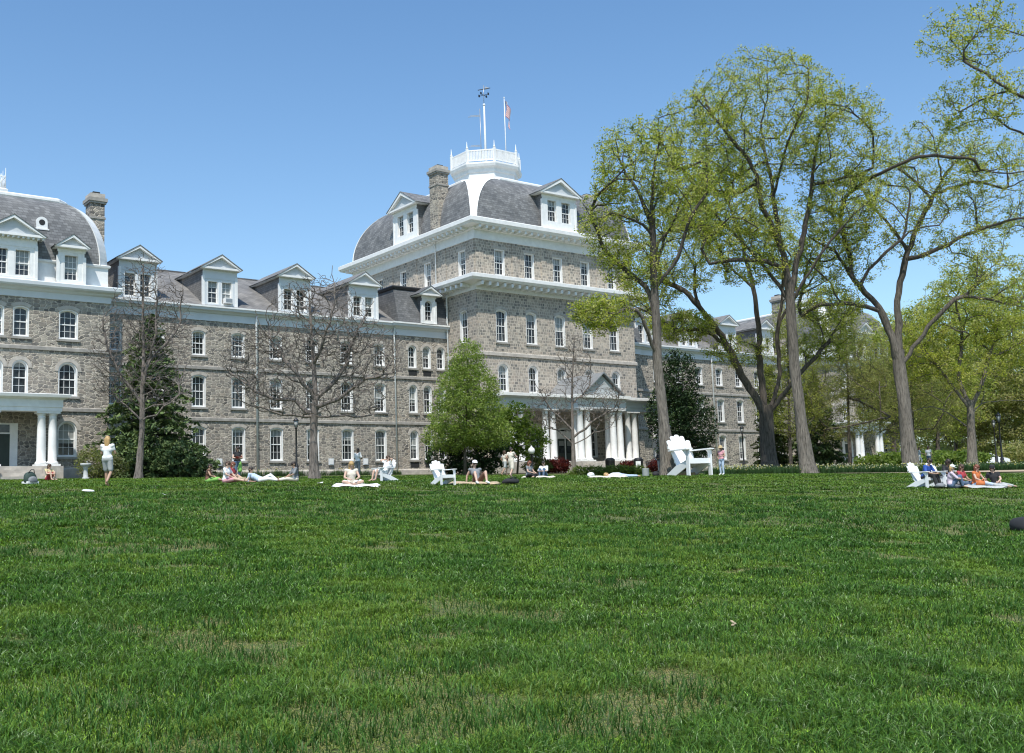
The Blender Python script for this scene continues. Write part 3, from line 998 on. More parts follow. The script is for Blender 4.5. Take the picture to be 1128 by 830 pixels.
# ---- porches
def column_mesh(h, r):
    mb = MB()
    mb.box(-r * 1.5, r * 1.5, -r * 1.5, r * 1.5, 0, .12, 'white')
    mb.lathe([(r * 1.35, .12), (r * 1.4, .2), (r * 1.15, .28), (r, .34), (r, h * .35), (r * .94, h * .65), (r * .84, h - .4), (r * .95, h - .36), (r * .86, h - .32), (r * .86, h - .24), (r * 1.2, h - .12)], (0, 0, 0), 'white', 18)
    mb.box(-r * 1.35, r * 1.35, -r * 1.35, r * 1.35, h - .12, h, 'white')
    return mb.mesh('column')
colm = column_mesh(4.62, .3)
mb = MB()          # centre porch: entablature, roof, deck
PX0, PX1, PY = 55.9, 76.9, 72.8
mb.sweep([(PX0, YC), (PX0, PY - .35), (PX1, PY - .35), (PX1, YC)], [(-.7, 8.3), (0, 8.3), (0, 8.62), (.05, 8.64), (.05, 9.1), (.2, 9.16), (.42, 9.24), (.46, 9.46), (.3, 9.52), (-.7, 9.6)], 'pale_grey')
mb.sweep([(PX0, YC), (PX0, PY - .35), (PX1, PY - .35), (PX1, YC)], [(.47, 9.25), (.5, 9.27), (.5, 9.5), (.47, 9.52)], 'white')
mb.add([(PX0 + .5, PY - .1, 9.56), (PX1 - .5, PY - .1, 9.56), (PX1 - .5, YC - .02, 10.0), (PX0 + .5, YC - .02, 10.0)], [(0, 1, 2, 3)], 'grey_metal')
mb.add([(PX0, PY, 8.5), (PX1, PY, 8.5), (PX1, YC - .01, 8.5), (PX0, YC - .01, 8.5)], [(0, 1, 2, 3)], 'grey_paint')
# projecting gabled bay
GX0, GX1, GY0 = 62.95, 68.7, 71.25
mb.box(GX0, GX1, GY0, PY - .36, 8.31, 9.22, 'pale_grey')
mb.box(GX0 - .35, GX1 + .35, GY0 - .35, PY - .37, 9.225, 9.5, 'white')
gx = (GX0 + GX1) / 2
g = [(gx - 2.25, 9.52), (gx + 2.25, 9.52), (gx, 11.3)]
mb.add([(x, GY0 - .1, z) for x, z in g], [(0, 1, 2)], 'grey_paint')
for sx, xx in ((-1, gx - 2.4), (1, gx + 2.4)):
    mb.add([(xx, GY0 - .4, 9.52), (gx, GY0 - .4, 11.45), (gx, YC - .01, 11.45), (xx, YC - .01, 9.52),
            (xx, GY0 - .4, 9.62), (gx, GY0 - .4, 11.56), (gx, YC - .01, 11.56), (xx, YC - .01, 9.62)],
           [(0, 1, 2, 3), (4, 5, 6, 7), (0, 1, 5, 4), (0, 3, 7, 4)], 'grey_metal')
porch = mb.build('porch', hall)
mb = MB()
mb.box(PX0 - .1, PX1 + .1, PY - .55, YC - .15, 2.0, 3.66, 'trim_stone')
mb.box(GX0 - .1, GX1 + .1, GY0 - .4, PY - .56, 2.0, 3.655, 'trim_stone')
for i in range(5):
    mb.box(GX0 + .3, GX1 - .3, GY0 - .4 - .36 * (i + 1), GY0 - .401 - .36 * i, 1.8, 3.66 - .18 * (i + 1), 'trim_stone')
for xx in (GX0 - .15, GX1 - .4):
    mb.box(xx, xx + .55, GY0 - 2.0, GY0 - .41, 1.8, 3.3, 'trim_stone')
mb.build('porch_steps', porch)
for x in (56.9, 57.75, 60.45, 61.3, 63.85, 67.8, 70.3, 71.15, 73.85, 74.75, 75.7):
    link('column', colm, porch, (x, PY, 3.67))
for x in (63.45, 64.3, 67.35, 68.2):
    link('column', colm, porch, (x, GY0 + .4, 3.67))
# panelled doors under the porch
mb = MB()
mb.box(-.95, .95, -.03, .04, 0, 3.0, 'white')
for sx in (-.48, .48):
    mb.box(sx - .4, sx + .4, -.06, -.031, .05, 2.3, 'door_dark')
    mb.box(sx - .28, sx + .28, -.07, -.061, 1.0, 2.1, 'glass')
mb.build('door', porch, (CXM, YC - .005, 3.7))

def small_porch(xa, xb, yf, wall, cols, zr):
    mb = MB()
    mb.sweep([(xa, wall), (xa, yf), (xb, yf), (xb, wall)], [(-.6, 6.95), (0, 6.95), (0, 7.2), (.05, 7.22), (.05, 7.68), (.2, 7.75), (.4, 7.82), (.45, 8.0), (.2, 8.06), (-.6, 8.1)], 'white')
    mb.add([(xa + .4, yf + .2, 8.08), (xb - .4, yf + .2, 8.08), (xb - .4, wall - .02, 8.2), (xa + .4, wall - .02, 8.2)], [(0, 1, 2, 3)], 'grey_metal')
    mb.add([(xa, yf, 7.15), (xb, yf, 7.15), (xb, wall - .01, 7.15), (xa, wall - .01, 7.15)], [(0, 1, 2, 3)], 'grey_paint')
    p = mb.build('porch', hall)
    mb = MB()
    mb.box(xa - .1, xb + .1, yf - .1, wall - .15, 1.8, 3.52, 'trim_stone')
    xm = (xa + xb) / 2
    for i in range(3):
        mb.box(xm - 1.3, xm + 1.3, yf - .11 - .38 * (i + 1), yf - .111 - .38 * i, 1.6, 3.5 - .22 * (i + 1), 'trim_stone')
    for x in (xm - 1.95, xm + 1.31):
        mb.box(x, x + .64, yf - 1.3, yf - .112, 1.6, 3.44, 'trim_stone')
    mb.build('porch_steps', p)
    cm = column_mesh(3.42, .27)
    for x in cols:
        link('column', cm, p, (x, yf + .4, 3.53))
    mb = MB()
    mb.box(-1.0, 1.0, -.03, .04, 0, 2.9, 'white')
    mb.box(-.52, .52, -.05, -.031, .02, 2.2, 'door_dark')
    mb.box(-.5, .5, -.05, -.031, 2.3, 2.8, 'glass')
    mb.build('door', p, (xm - .3, wall - .005, 3.53))
    return p
small_porch(14.85, 20.0, 71.9, YP, (15.35, 16.05, 18.87, 19.55), 8)
small_porch(104.5, 109.9, 71.9, YP, (105.0, 105.7, 108.7, 109.4), 8)

# ---- downpipes and wall boxes
for x, y, z0, z1 in ((37.65, YW - .1, 3.0, 16.0), (50.7, YW - .1, 3.0, 16.0), (92.0, YW - .1, 3.0, 16.0), (103.9, YW - .1, 3.0, 16.0), (56.1, YW - .55, 3.0, 19.4), (45.0, YW - .1, 15, 16.1)):
    mb = MB()
    y -= .08
    mb.tube([(x, y, z0), (x, y, z1 - .4), (x, y - .15, z1)], .085, 'white', 8)
    for z in np.arange(z0 + 1, z1 - .5, 2.4):
        mb.box(x - .1, x + .1, y + .05, y + .12, z, z + .08, 'white')
    mb.build('downpipe', hall)
mb = MB(); mb.tube([(56.1, 82.6, 20.6), (56.1, 82.6, 24.0), (55.9, 82.6, 24.6)], .07, 'white', 8); mb.build('downpipe', hall)
for x in (34.5, 42.7 + 1.6, 47.6):
    mb = MB()
    mb.box(x - .22, x + .22, YW - .16, YW - .005, 3.95, 4.5, 'pale_grey'); mb.box(x - .17, x + .17, YW - .18, YW - .161, 4.02, 4.43, 'white')
    mb.build('utility_box', hall)
for x in (52.45, 53.98):
    for z in (4.13, 12.28):
        mb = MB(); mb.box(x - .42, x + .42, YW - .33, YW - .305, z - .42, z, 'dark'); mb.build('vent', hall)
# ================================================================== GROUND
def lawn_mat():
    m, n, b = new_mat('lawn_ground')
    g = node(n, 'ShaderNodeNewGeometry').outputs['Position']
    t1 = noise(n, g, .12, 4); t2 = noise(n, g, 1.6, 5, .65)
    mp = node(n, 'ShaderNodeMapping'); mp.inputs['Scale'].default_value = (1, 1, .2)
    n.links.new(g, mp.inputs[0])
    t3 = noise(n, mp.outputs[0], 26, 3, .7)
    r = ramp(n, [(.32, (.04, .065, .018)), (.5, (.09, .12, .035)), (.68, (.22, .2, .085))])
    n.links.new(t3.outputs[0], r.inputs[0])
    r1 = ramp(n, [(.3, (.8, .85, .85)), (.7, (1.25, 1.15, 1.1))])
    n.links.new(t1.outputs[0], r1.inputs[0])
    r2 = ramp(n, [(.3, (.75, .8, .8)), (.7, (1.3, 1.2, 1.1))])
    n.links.new(t2.outputs[0], r2.inputs[0])
    c = mixc(n, mixc(n, r.outputs[0], r1.outputs[0], 1., 'MULTIPLY'), r2.outputs[0], 1., 'MULTIPLY')
    n.links.new(c, b.inputs['Base Color'])
    b.inputs['Roughness'].default_value = .9
    bump(n, b, t3.outputs[0], .8, .06)
    return m
M['lawn'] = lawn_mat()
def terrain():
    ys = np.concatenate([[-4000, -1000, -200, -60, -20], np.arange(-6, 90, 1.0), [95, 110, 140, 200, 400, 1000, 4000]])
    xs = np.concatenate([[-4000, -1000, -300, -100, -40], np.arange(-20, 126, 2.0), [140, 180, 260, 500, 1200, 4000]])
    X, Y = np.meshgrid(xs, ys)
    Z = zg(X, Y)
    V = np.stack([X.ravel(), Y.ravel(), Z.ravel()], 1)
    nx, ny = len(xs), len(ys)
    i, j = np.meshgrid(np.arange(nx - 1), np.arange(ny - 1))
    a = (j * nx + i).ravel()
    q = np.stack([a, a + 1, a + nx + 1, a + nx], 1)
    o = link('lawn', raw_mesh('lawn', V, [q], M['lawn']))
    return tag(o, kind='structure')
terrain()
def strip(name, pts, width, lift, mat, n=4):
    P = []
    for i in range(len(pts) - 1):
        for k in range(n):
            P.append(Vector(pts[i]).lerp(Vector(pts[i + 1]), k / n))
    P.append(Vector(pts[-1]))
    vs, fs = [], []
    for i, p in enumerate(P):
        d = (P[min(i + 1, len(P) - 1)] - P[max(i - 1, 0)]).normalized(); nn = Vector((-d.y, d.x))
        for s in (-.5, -.17, .17, .5):
            q = p + nn * width * s; vs.append((q.x, q.y, zgf(q.x, q.y) + lift))
    for i in range(len(P) - 1):
        for k in range(3): fs.append((i * 4 + k, i * 4 + k + 1, i * 4 + k + 5, i * 4 + k + 4))
    mb = MB(); mb.add(vs, fs, mat)
    return tag(mb.build(name), kind='structure')
M['path'] = plain('gravel_path', (.40, .31, .22), .9, .2, 6.)
M['mulch'] = plain('mulch', (.075, .05, .035), .95, .35, 5.)
strip('path', [(57.5, 41.0), (61.4, 38.9), (66, 37.2), (74, 34.8), (92, 31), (130, 26)], 2.4, .06, 'path', 6)
strip('path', [(70, 66), (90, 56), (112, 52), (150, 56), (200, 70)], 3.5, .05, 'path', 6)
strip('planting_bed', [(25, 80.2), (50.8, 80.0), (56, 78.6)], 2.4, .03, 'mulch', 8)
strip('planting_bed', [(53.5, 70.6), (62.2, 70.6)], 2.6, .03, 'mulch', 4)
strip('planting_bed', [(69.5, 70.6), (77, 71.2)], 2.6, .03, 'mulch', 4)

# ------------------------------------------------------------------ grass blades
def grass(name, n, r0, r1, power, wscale, hmin, hmax, seed):
    rng = np.random.default_rng(seed)
    half = math.radians(41)
    # radius with pdf ~ r^(1-power)
    e = 2 - power
    u = rng.random(n)
    r = (r0 ** e + u * (r1 ** e - r0 ** e)) ** (1 / e)
    a = YAW + (rng.random(n) * 2 - 1) * half
    x, y = r * np.sin(a), r * np.cos(a)
    # clumps: thick dark tufts, thin patches with straw showing
    lush = .36 * vnoise(x, y, 1.9, 1) + .36 * vnoise(x, y, .5, 2) + .28 * vnoise(x, y, .2, 3)
    lush = np.clip((lush - .5) * 1.7 + .5, 0, 1)
    dry = vnoise(x, y, 1.3, 4) * .45 + vnoise(x, y, .42, 5) * .35 + vnoise(x, y, 5., 9) * .2
    drylim = .645 - .055 * ss(3, -3, x - .55 * y) - .05 * ss(15, 6, r) * ss(4, 0, np.abs(x - .75 * y + 2.2) - 2.5) + .05 * ss(14, 24, r)
    thin = ss(drylim - .03, drylim + .10, dry)
    keep = rng.random(n) > thin * .45
    x, y, r, lush, thin = x[keep], y[keep], r[keep], lush[keep], thin[keep]
    n = len(x)
    z = zg(x, y)
    cl = vnoise(x, y, .75, 31) * .5 + vnoise(x, y, .28, 32) * .35 + vnoise(x, y, 2.8, 33) * .15
    cl = ss(.40, .60, cl)                              # 1 in the taller dark clumps, 0 in short bright turf
    h = (hmin + (hmax - hmin) * rng.random(n) ** 1.3) * (.38 + .42 * lush + .62 * cl) * (1 - .72 * thin)
    sm = rng.random(n) < (.02 + .6 * thin)
    h = h * np.where(sm, .5, 1.)
    wd = .0030 * wscale * np.maximum(1, r / 8) ** .95 * (.7 + .7 * rng.random(n))
    az = rng.random(n) * 2 * PI
    ux, uy = np.cos(az), np.sin(az)                     # width direction
    la = az + PI / 2 + (rng.random(n) - .5) * 1.6
    lean = h * (.4 + 1.7 * rng.random(n) ** 1.2) + .05 * thin * rng.random(n) + .035 * sm
    lx, ly = np.cos(la) * lean, np.sin(la) * lean
    V = np.empty((n, 5, 3))
    V[:, 0] = np.stack([x - ux * wd, y - uy * wd, z - .01], 1)
    V[:, 1] = np.stack([x + ux * wd, y + uy * wd, z - .01], 1)
    mx, my, mz = x + lx * .35, y + ly * .35, z + h * .6
    V[:, 2] = np.stack([mx + ux * wd * .75, my + uy * wd * .75, mz], 1)
    V[:, 3] = np.stack([mx - ux * wd * .75, my - uy * wd * .75, mz], 1)
    V[:, 4] = np.stack([x + lx, y + ly, z + h * (1 - .25 * lean / (h + 1e-6) * .8)], 1)
    b = np.arange(n)[:, None] * 5
    quads = b + np.array([[0, 1, 2, 3]]); tris = b + np.array([[3, 2, 4]])
    tone = vnoise(x, y, 7., 6) * .35 + vnoise(x, y, 1.2, 7) * .3 + (1 - lush) * .35
    tone = np.clip((tone - .5) * 1.3 + .5, 0, 1) * .55 + (1 - cl) * .45
    g = rng.random((n, 1))
    c0 = np.array([.029, .09, .012]); c1 = np.array([.175, .28, .031]); c2 = np.array([.125, .235, .055])
    t = np.clip(tone[:, None] * .9 + (g - .5) * .5, 0, 1)
    c = c0 * (1 - t) + c1 * t
    bl = (rng.random((n, 1)) < .2) * .7
    c = c * (1 - bl) + c2 * bl
    c = c * np.exp(rng.normal(size=(n, 1)) * .42 - .05)
    tt = thin[:, None] * .6
    c = c * (1 - tt) + np.array([.2, .24, .07]) * tt
    gl = (rng.random((n, 1)) < .055) * .75          # glints painted in as scattered whitish blades
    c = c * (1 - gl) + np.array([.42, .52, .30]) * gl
    straw = sm[:, None] * .85
    c = c * (1 - straw) + np.array([.44, .37, .17]) * straw
    yel = ss(.50, .72, vnoise(x, y, 1.7, 11) * .6 + vnoise(x, y, .5, 12) * .4)[:, None] * .45
    c = c * (1 - yel) + np.array([.21, .3, .045]) * yel
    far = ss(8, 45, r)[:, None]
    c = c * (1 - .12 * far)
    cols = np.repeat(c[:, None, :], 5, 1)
    cols[:, 0:2] *= .3; cols[:, 4] *= 1.4  # shade between blades put into the colour: dark roots, lighter tips
    return V.reshape(-1, 3), quads, tris, cols.reshape(-1, 3)
def tufts(n, r0, r1, seed):
    """scattered taller tussocks"""
    rng = np.random.default_rng(seed)
    r = r0 + (r1 - r0) * rng.random(n) ** 1.3; a = YAW + (rng.random(n) * 2 - 1) * math.radians(41)
    cx, cy = r * np.sin(a), r * np.cos(a); m_ = 46
    s_ = .10 + .16 * rng.random((n, 1))
    d = rng.normal(size=(n, m_, 2)) * s_[:, :, None]
    x = (cx[:, None] + d[:, :, 0]).ravel(); y = (cy[:, None] + d[:, :, 1]).ravel(); k = len(x)
    z = zg(x, y); h = (.055 + .06 * rng.random(k)); az = rng.random(k) * 2 * PI; la = rng.random(k) * 2 * PI
    wd = .0034 * np.maximum(1, np.hypot(x, y) / 9); ux, uy = np.cos(az) * wd, np.sin(az) * wd
    ln = h * (.3 + .8 * rng.random(k)); lx, ly = np.cos(la) * ln, np.sin(la) * ln
    V = np.empty((k, 5, 3))
    V[:, 0] = np.stack([x - ux, y - uy, z - .01], 1); V[:, 1] = np.stack([x + ux, y + uy, z - .01], 1)
    V[:, 2] = np.stack([x + lx * .35 + ux * .8, y + ly * .35 + uy * .8, z + h * .65], 1); V[:, 3] = np.stack([x + lx * .35 - ux * .8, y + ly * .35 - uy * .8, z + h * .65], 1)
    V[:, 4] = np.stack([x + lx, y + ly, z + h * .9], 1)
    b = np.arange(k)[:, None] * 5
    base = np.repeat(rng.random((n, 1)), m_, 0).reshape(-1, 1)
    c = np.array([.026, .085, .013]) * (1 - base) + np.array([.11, .22, .045]) * base
    c = c * (.7 + .6 * rng.random((k, 1)))
    cols = np.repeat(c[:, None, :], 5, 1); cols[:, 0:2] *= .35; cols[:, 4] *= 1.4  # roots painted darker, as shaded inside the tussock
    return V.reshape(-1, 3), b + np.array([[0, 1, 2, 3]]), b + np.array([[3, 2, 4]]), cols.reshape(-1, 3)
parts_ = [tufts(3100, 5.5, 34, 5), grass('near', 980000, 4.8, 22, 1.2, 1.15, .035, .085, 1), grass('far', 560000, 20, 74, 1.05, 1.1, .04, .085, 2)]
Vs, Q, Tt, Cc, off = [], [], [], [], 0
for v, q, t, c in parts_:
    Vs.append(v); Q.append(q + off); Tt.append(t + off); Cc.append(c); off += len(v)
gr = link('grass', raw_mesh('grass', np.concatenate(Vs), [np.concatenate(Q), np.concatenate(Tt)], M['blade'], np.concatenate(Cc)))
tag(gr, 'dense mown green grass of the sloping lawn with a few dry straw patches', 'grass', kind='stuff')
del Vs, Q, Tt, Cc, parts_
# pale dry thatch showing through the thin patches
mm = M['lawn'].node_tree

# ================================================================== TREES
def leaf_cards(centres, n_per, spread, size, cols, seed, flat=.5, elong=1.8, up=.3, jitter=.25):
    """diamond leaf faces scattered round centres"""
    rng = np.random.default_rng(seed)
    C = np.repeat(np.asarray(centres, float), n_per, 0); n = len(C)
    d = rng.normal(size=(n, 3)); d /= np.linalg.norm(d, axis=1)[:, None]
    C = C + d * (spread * rng.random((n, 1)) ** .6) * np.array([1, 1, .8])
    nn = rng.normal(size=(n, 3)); nn[:, 2] = np.abs(nn[:, 2]) + up; nn /= np.linalg.norm(nn, axis=1)[:, None]
    t = rng.normal(size=(n, 3)); u = np.cross(nn, t); u /= np.linalg.norm(u, axis=1)[:, None]
    v = np.cross(nn, u)
    s = size * (.6 + .8 * rng.random((n, 1)))
    V = np.stack([C - u * s * elong * .5, C - v * s * .5 + u * s * .1, C + u * s * elong * .5, C + v * s * .5 + u * s * .1], 1)
    q = np.arange(n)[:, None] * 4 + np.array([[0, 1, 2, 3]])
    cols = np.asarray(cols, float)
    k = rng.integers(0, len(cols), len(centres))
    base = np.repeat(cols[k], n_per, 0)
    base = base * (1 + (rng.random((n, 1)) - .5) * 2 * jitter)
    return V.reshape(-1, 3), q, np.repeat(base, 4, 0)

JR = np.random.default_rng(5)
class Skel:
    """branch skeleton: nodes with parents, thickness from the number of twigs carried"""
    def __init__(s):
        s.p, s.par, s.rmin = [], [], []
    def limb(s, pts, parent=-1, r=None, step=.7):
        """smooth limb through points; returns index of its last node"""
        P = [Vector(p) for p in pts]
        if parent >= 0:
            P = [Vector(s.p[parent])] + [q + Vector(JR.normal(size=3)) * .22 for q in P]
            step = min(step, .55)
        Q = []
        for i in range(len(P) - 1):
            a, b = P[i], P[i + 1]
            t0 = (P[i + 1] - P[i - 1]) * .5 if i > 0 else (b - a)
            t1 = (P[i + 2] - P[i]) * .5 if i + 2 < len(P) else (b - a)
            m_ = max(1, int((b - a).length / step))
            for k in range(m_):
                t = k / m_; t2, t3 = t * t, t * t * t
                Q.append(a * (2 * t3 - 3 * t2 + 1) + t0 * (t3 - 2 * t2 + t) + b * (3 * t2 - 2 * t3) + t1 * (t3 - t2))
        Q.append(P[-1])
        ids = []
        st = 0
        if parent >= 0: st = 1
        last = parent
        for i in range(st, len(Q)):
            s.p.append(Q[i] + (Vector(JR.normal(size=3)) * .045 if parent >= 0 else Vector((0, 0, 0)))); s.par.append(last); last = len(s.p) - 1; ids.append(last)
            s.rmin.append(0 if r is None else r[0] + (r[1] - r[0]) * i / max(1, len(Q) - 1))
        return ids
    def grow(s, targets, rng, step=.5, droop=0., up=.25, start=0, wob=1., order=1):
        """join every target to the skeleton by a curved shoot"""
        cap = len(s.p) + len(targets) * 14 + 100
        A = np.zeros((cap, 3)); n = len(s.p)
        A[:n] = np.array([tuple(q) for q in s.p])
        G = np.zeros((cap, 3)); G[:, 2] = 1
        for q in range(n):
            if s.par[q] >= 0:
                v = s.p[q] - s.p[s.par[q]]; v = v / max(1e-6, v.length); G[q] = tuple(v)
        base = np.array([tuple(q) for q in s.p[start:]])
        d0 = np.array([np.min(np.linalg.norm(base - t, axis=1)) for t in targets])
        tips = []
        hint = n
        ok = np.zeros(cap, bool); ok[start:n] = True
        for i in np.argsort(d0)[::order]:
            t = targets[i]
            d = t - A[:n]; L = np.linalg.norm(d, axis=1)
            # prefer joints that lie inward and a bit lower than the target
            cs = np.einsum('ij,ij->i', d, G[:n]) / np.maximum(L, 1e-6)
            cost = L * (1 + .55 * np.maximum(0, .75 - cs)) + np.where(ok[:n], 0, 1e6) + 1.3 * np.maximum(0, A[:n, 2] - t[2])
            j = int(np.argmin(cost)); L = L[j]
            if L < .15: continue
            a = Vector(A[j]); b = Vector(t)
            pj = s.par[j]
            gd = (a - Vector(s.p[pj])).normalized() if pj >= 0 else Vector((0, 0, 1))
            dn = (b - a).normalized(); cg = gd.dot(dn)
            if cg < .6: gd = (gd * max(.15, .5 * (cg + .6)) + dn).normalized()
            ctrl = a + gd * min(L * .34, .9) + Vector((0, 0, up * L * .3)) + Vector(rng.normal(size=3)) * (.08 * L * wob)
            m_ = max(2, int(L / step)); last = j
            for k in range(1, m_ + 1):
                q = k / m_
                p = a * (1 - q) ** 2 + ctrl * (2 * q * (1 - q)) + b * q * q
                if k < m_: p += Vector(rng.normal(size=3)) * (.05 * min(1, L) * wob)
                p.z -= droop * q * q * L
                s.p.append(p); s.par.append(last); s.rmin.append(0); last = len(s.p) - 1
                v = s.p[last] - s.p[s.par[last]]; v = v / max(1e-6, v.length); G[n] = tuple(v)
                A[n] = p; ok[n] = True; n += 1
            tips.append(last)
            if n > cap - 40: break
        return tips
    def radii(s, rtip, rbase, flare=None):
        n = len(s.p); cnt = np.zeros(n)
        kids = np.zeros(n, int)
        for i in range(n):
            if s.par[i] >= 0: kids[s.par[i]] += 1
        for i in range(n - 1, -1, -1):
            if kids[i] == 0: cnt[i] += 1
            if s.par[i] >= 0: cnt[s.par[i]] += cnt[i]
        e = math.log(max(2, cnt[0])) / math.log(rbase / rtip)
        r = rtip * np.maximum(1, cnt) ** (1 / e)
        return np.maximum(r, np.array(s.rmin))
    def tubes(s, r, sel_min=0., sel_max=1e9):
        """mesh of all branches whose thickness lies in the range"""
        n = len(s.p); kids = [[] for _ in range(n)]
        for i in range(n):
            if s.par[i] >= 0: kids[s.par[i]].append(i)
        V, Q3 = [], []
        done = set()
        starts = [0] if s.par[0] < 0 else []
        stack = [(0, -1)]
        while stack:
            i, pr = stack.pop()
            chain = [] if pr < 0 else [pr]
            j = i
            while True:
                chain.append(j)
                if not kids[j]: break
                ks = sorted(kids[j], key=lambda q: -r[q])
                for q in ks[1:]: stack.append((q, j))
                j = ks[0]
            rr = [r[q] for q in chain]
            if pr >= 0: rr[0] = min(r[pr], r[chain[1]] * 1.25)
            a = 0
            pts = []; rad = []
            for q, R in zip(chain, rr):
                if sel_min <= R < sel_max: pts.append(s.p[q]); rad.append(R)
                elif pts and R < sel_min:
                    pts.append(s.p[q]); rad.append(R); break
            if len(pts) >= 2:
                big = max(rad); k = 14 if big > .25 else (8 if big > .1 else (5 if big > .04 else 3))
                b0 = len(V)
                pv = None
                for m_, p in enumerate(pts):
                    d = (pts[min(m_ + 1, len(pts) - 1)] - pts[max(m_ - 1, 0)])
                    d = d.normalized() if d.length > 1e-6 else Vector((0, 0, 1))
                    if pv is None:
                        ax = d.cross(Vector((.3, .9, .1))); ax.normalize()
                    else:
                        ax = pv - d * pv.dot(d)
                        if ax.length < 1e-4: ax = d.cross(Vector((.3, .9, .1)))
                        ax.normalize()
                    pv = ax; bx = d.cross(ax)
                    for q in range(k):
                        t = 2 * PI * q / k
                        rj = rad[m_] * (1 + (.10 * math.sin(3 * t + p.z * 1.3) + .05 * math.sin(5 * t - p.z * 2.1) if rad[m_] > .12 else 0))
                        V.append(tuple(p + ax * (rj * math.cos(t)) + bx * (rj * math.sin(t))))
                for m_ in range(len(pts) - 1):
                    for q in range(k):
                        Q3.append((b0 + m_ * k + q, b0 + m_ * k + (q + 1) % k, b0 + (m_ + 1) * k + (q + 1) % k, b0 + (m_ + 1) * k + q))
        return np.array(V), np.array(Q3, int)

def blob_points(rng, blobs, n, hollow=.0, mind=.0):
    """points through the volume of several ellipsoids (centre, radii, weight)"""
    W = np.array([b[2] for b in blobs], float); W /= W.sum()
    out = []
    ks = rng.choice(len(blobs), n, p=W)
    for k in ks:
        c, r, _ = blobs[k]
        d = rng.normal(size=3); d /= np.linalg.norm(d)
        q = hollow + (1 - hollow) * rng.random() ** (1 / 2.3)
        out.append((c[0] + d[0] * r[0] * q, c[1] + d[1] * r[1] * q, c[2] + d[2] * r[2] * q))
    return np.array(out)

SPRING = [(.40, .43, .08), (.48, .48, .115), (.29, .35, .055), (.53, .52, .21), (.17, .22, .037)]
def W3(l, d, z): return tuple(LAT * (l + .033 * z) + DEP * d + Vector((0, 0, z)))
def big_tree(label, base, rbase, limbs, blobs, ntips, leaves, seed, size=.075, cols=SPRING, rtip=.0115, spread=.36, hollow=.25, name='broadleaf_tree', group=None, bark='bark', flare=1.6, up=.25, rpipe=.7):
    """limbs: list of (parent limb index or None, fraction along it, [(lat, dep, z)...], (r0, r1))"""
    rng = np.random.default_rng(seed)
    root = thing(name, label, 'tree', (base[0], base[1], zgf(*base) - .05), 0, group)
    sk = Skel(); ids = []
    for par, fr, pts, r in limbs:
        P = [W3(*p) for p in pts]
        if par is None: ids.append(sk.limb(P, -1, r))
        else:
            l = ids[par]; ids.append(sk.limb(P, l[min(len(l) - 1, int(fr * (len(l) - 1)))], r))
    # root flare
    for i in ids[0][:4]:
        z = sk.p[i].z
        sk.rmin[i] = rbase * (1 + (flare - 1) * math.exp(-max(0, z) / .5))
    B = [(W3(*c), (r[0], r[0] if len(r) < 3 else r[1], r[-1]), wt) for c, r, wt in blobs]
    T = blob_points(rng, B, ntips, hollow)
    st = int(len(ids[0]) * .45)
    k1 = max(12, int(len(T) * .07))
    tips = sk.grow(T[:k1], rng, up=up, start=st, wob=.7, order=-1)
    tips += sk.grow(T[k1:], rng, up=up, start=st, wob=.8)
    sk.rmin = [q * (.72 if k_ > len(ids[0]) else 1.) for k_, q in enumerate(sk.rmin)]
    r = sk.radii(rtip, rbase * rpipe)
    V, Q = sk.tubes(r)
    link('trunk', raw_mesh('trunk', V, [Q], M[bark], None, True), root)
    if leaves:
        # leaves at shoot ends and partway down them
        cs = []
        for t in tips:
            cs.append(tuple(sk.p[t]))
            q = sk.par[t]
            if q >= 0 and r[q] < .05: cs.append(tuple(sk.p[q]))
        Vl, Ql, Cl = leaf_cards(cs, leaves, spread, size, cols, seed + 1)
        link('crown', raw_mesh('crown', Vl, [Ql], M['leaf'], Cl), root)
    return root

# ---- the old trees along the top of the lawn
big_tree('tall slender-trunked tree with a low yellow-green bough, right behind the giant white chair', (48.1, 46.5), .40, [
    (None, 0, [(0, 0, 0), (-.15, 0, 2.5), (-.45, .1, 6), (-.6, .1, 10.6), (-.7, 0, 14), (-.7, .1, 16.2)], (.36, .18)),
    (0, .97, [(-1.4, .4, 17.5), (-2.3, .6, 19.5), (-2.9, .6, 21)], (.2, .05)),
    (0, .97, [(-.3, -.5, 18), (0, -.9, 20.5), (.2, -1, 22)], (.2, .05)),
    (0, .72, [(.5, -.6, 13.5), (1.5, -1.2, 15.5), (2.5, -1.5, 17)], (.16, .05)),
    (0, .62, [(-1.6, .8, 11.8), (-3, 1.2, 13.6), (-3.8, 1.4, 15.2)], (.14, .04)),
    (0, .50, [(-1.6, -1, 9.7), (-3.4, -1.7, 10.0), (-5.0, -2, 10.0)], (.15, .05)),
    (0, .8, [(.6, 1.2, 15), (1.4, 2.2, 17), (1.6, 2.6, 18.6)], (.13, .04)),
], [((-1.6, 0, 19.0), (2.9, 3.2, 3.6), 5), ((-3.3, .5, 15.8), (1.9, 2.2, 3.0), 2.6), ((1.4, 0, 17.2), (2.2, 2.8, 3.2), 2.4), ((-4.1, -1.7, 9.8), (2.1, 1.7, 1.25), 2.6), ((-1.9, .4, 13.2), (2.6, 2.4, 1.8), 1.6)], 1900, 10, 11)

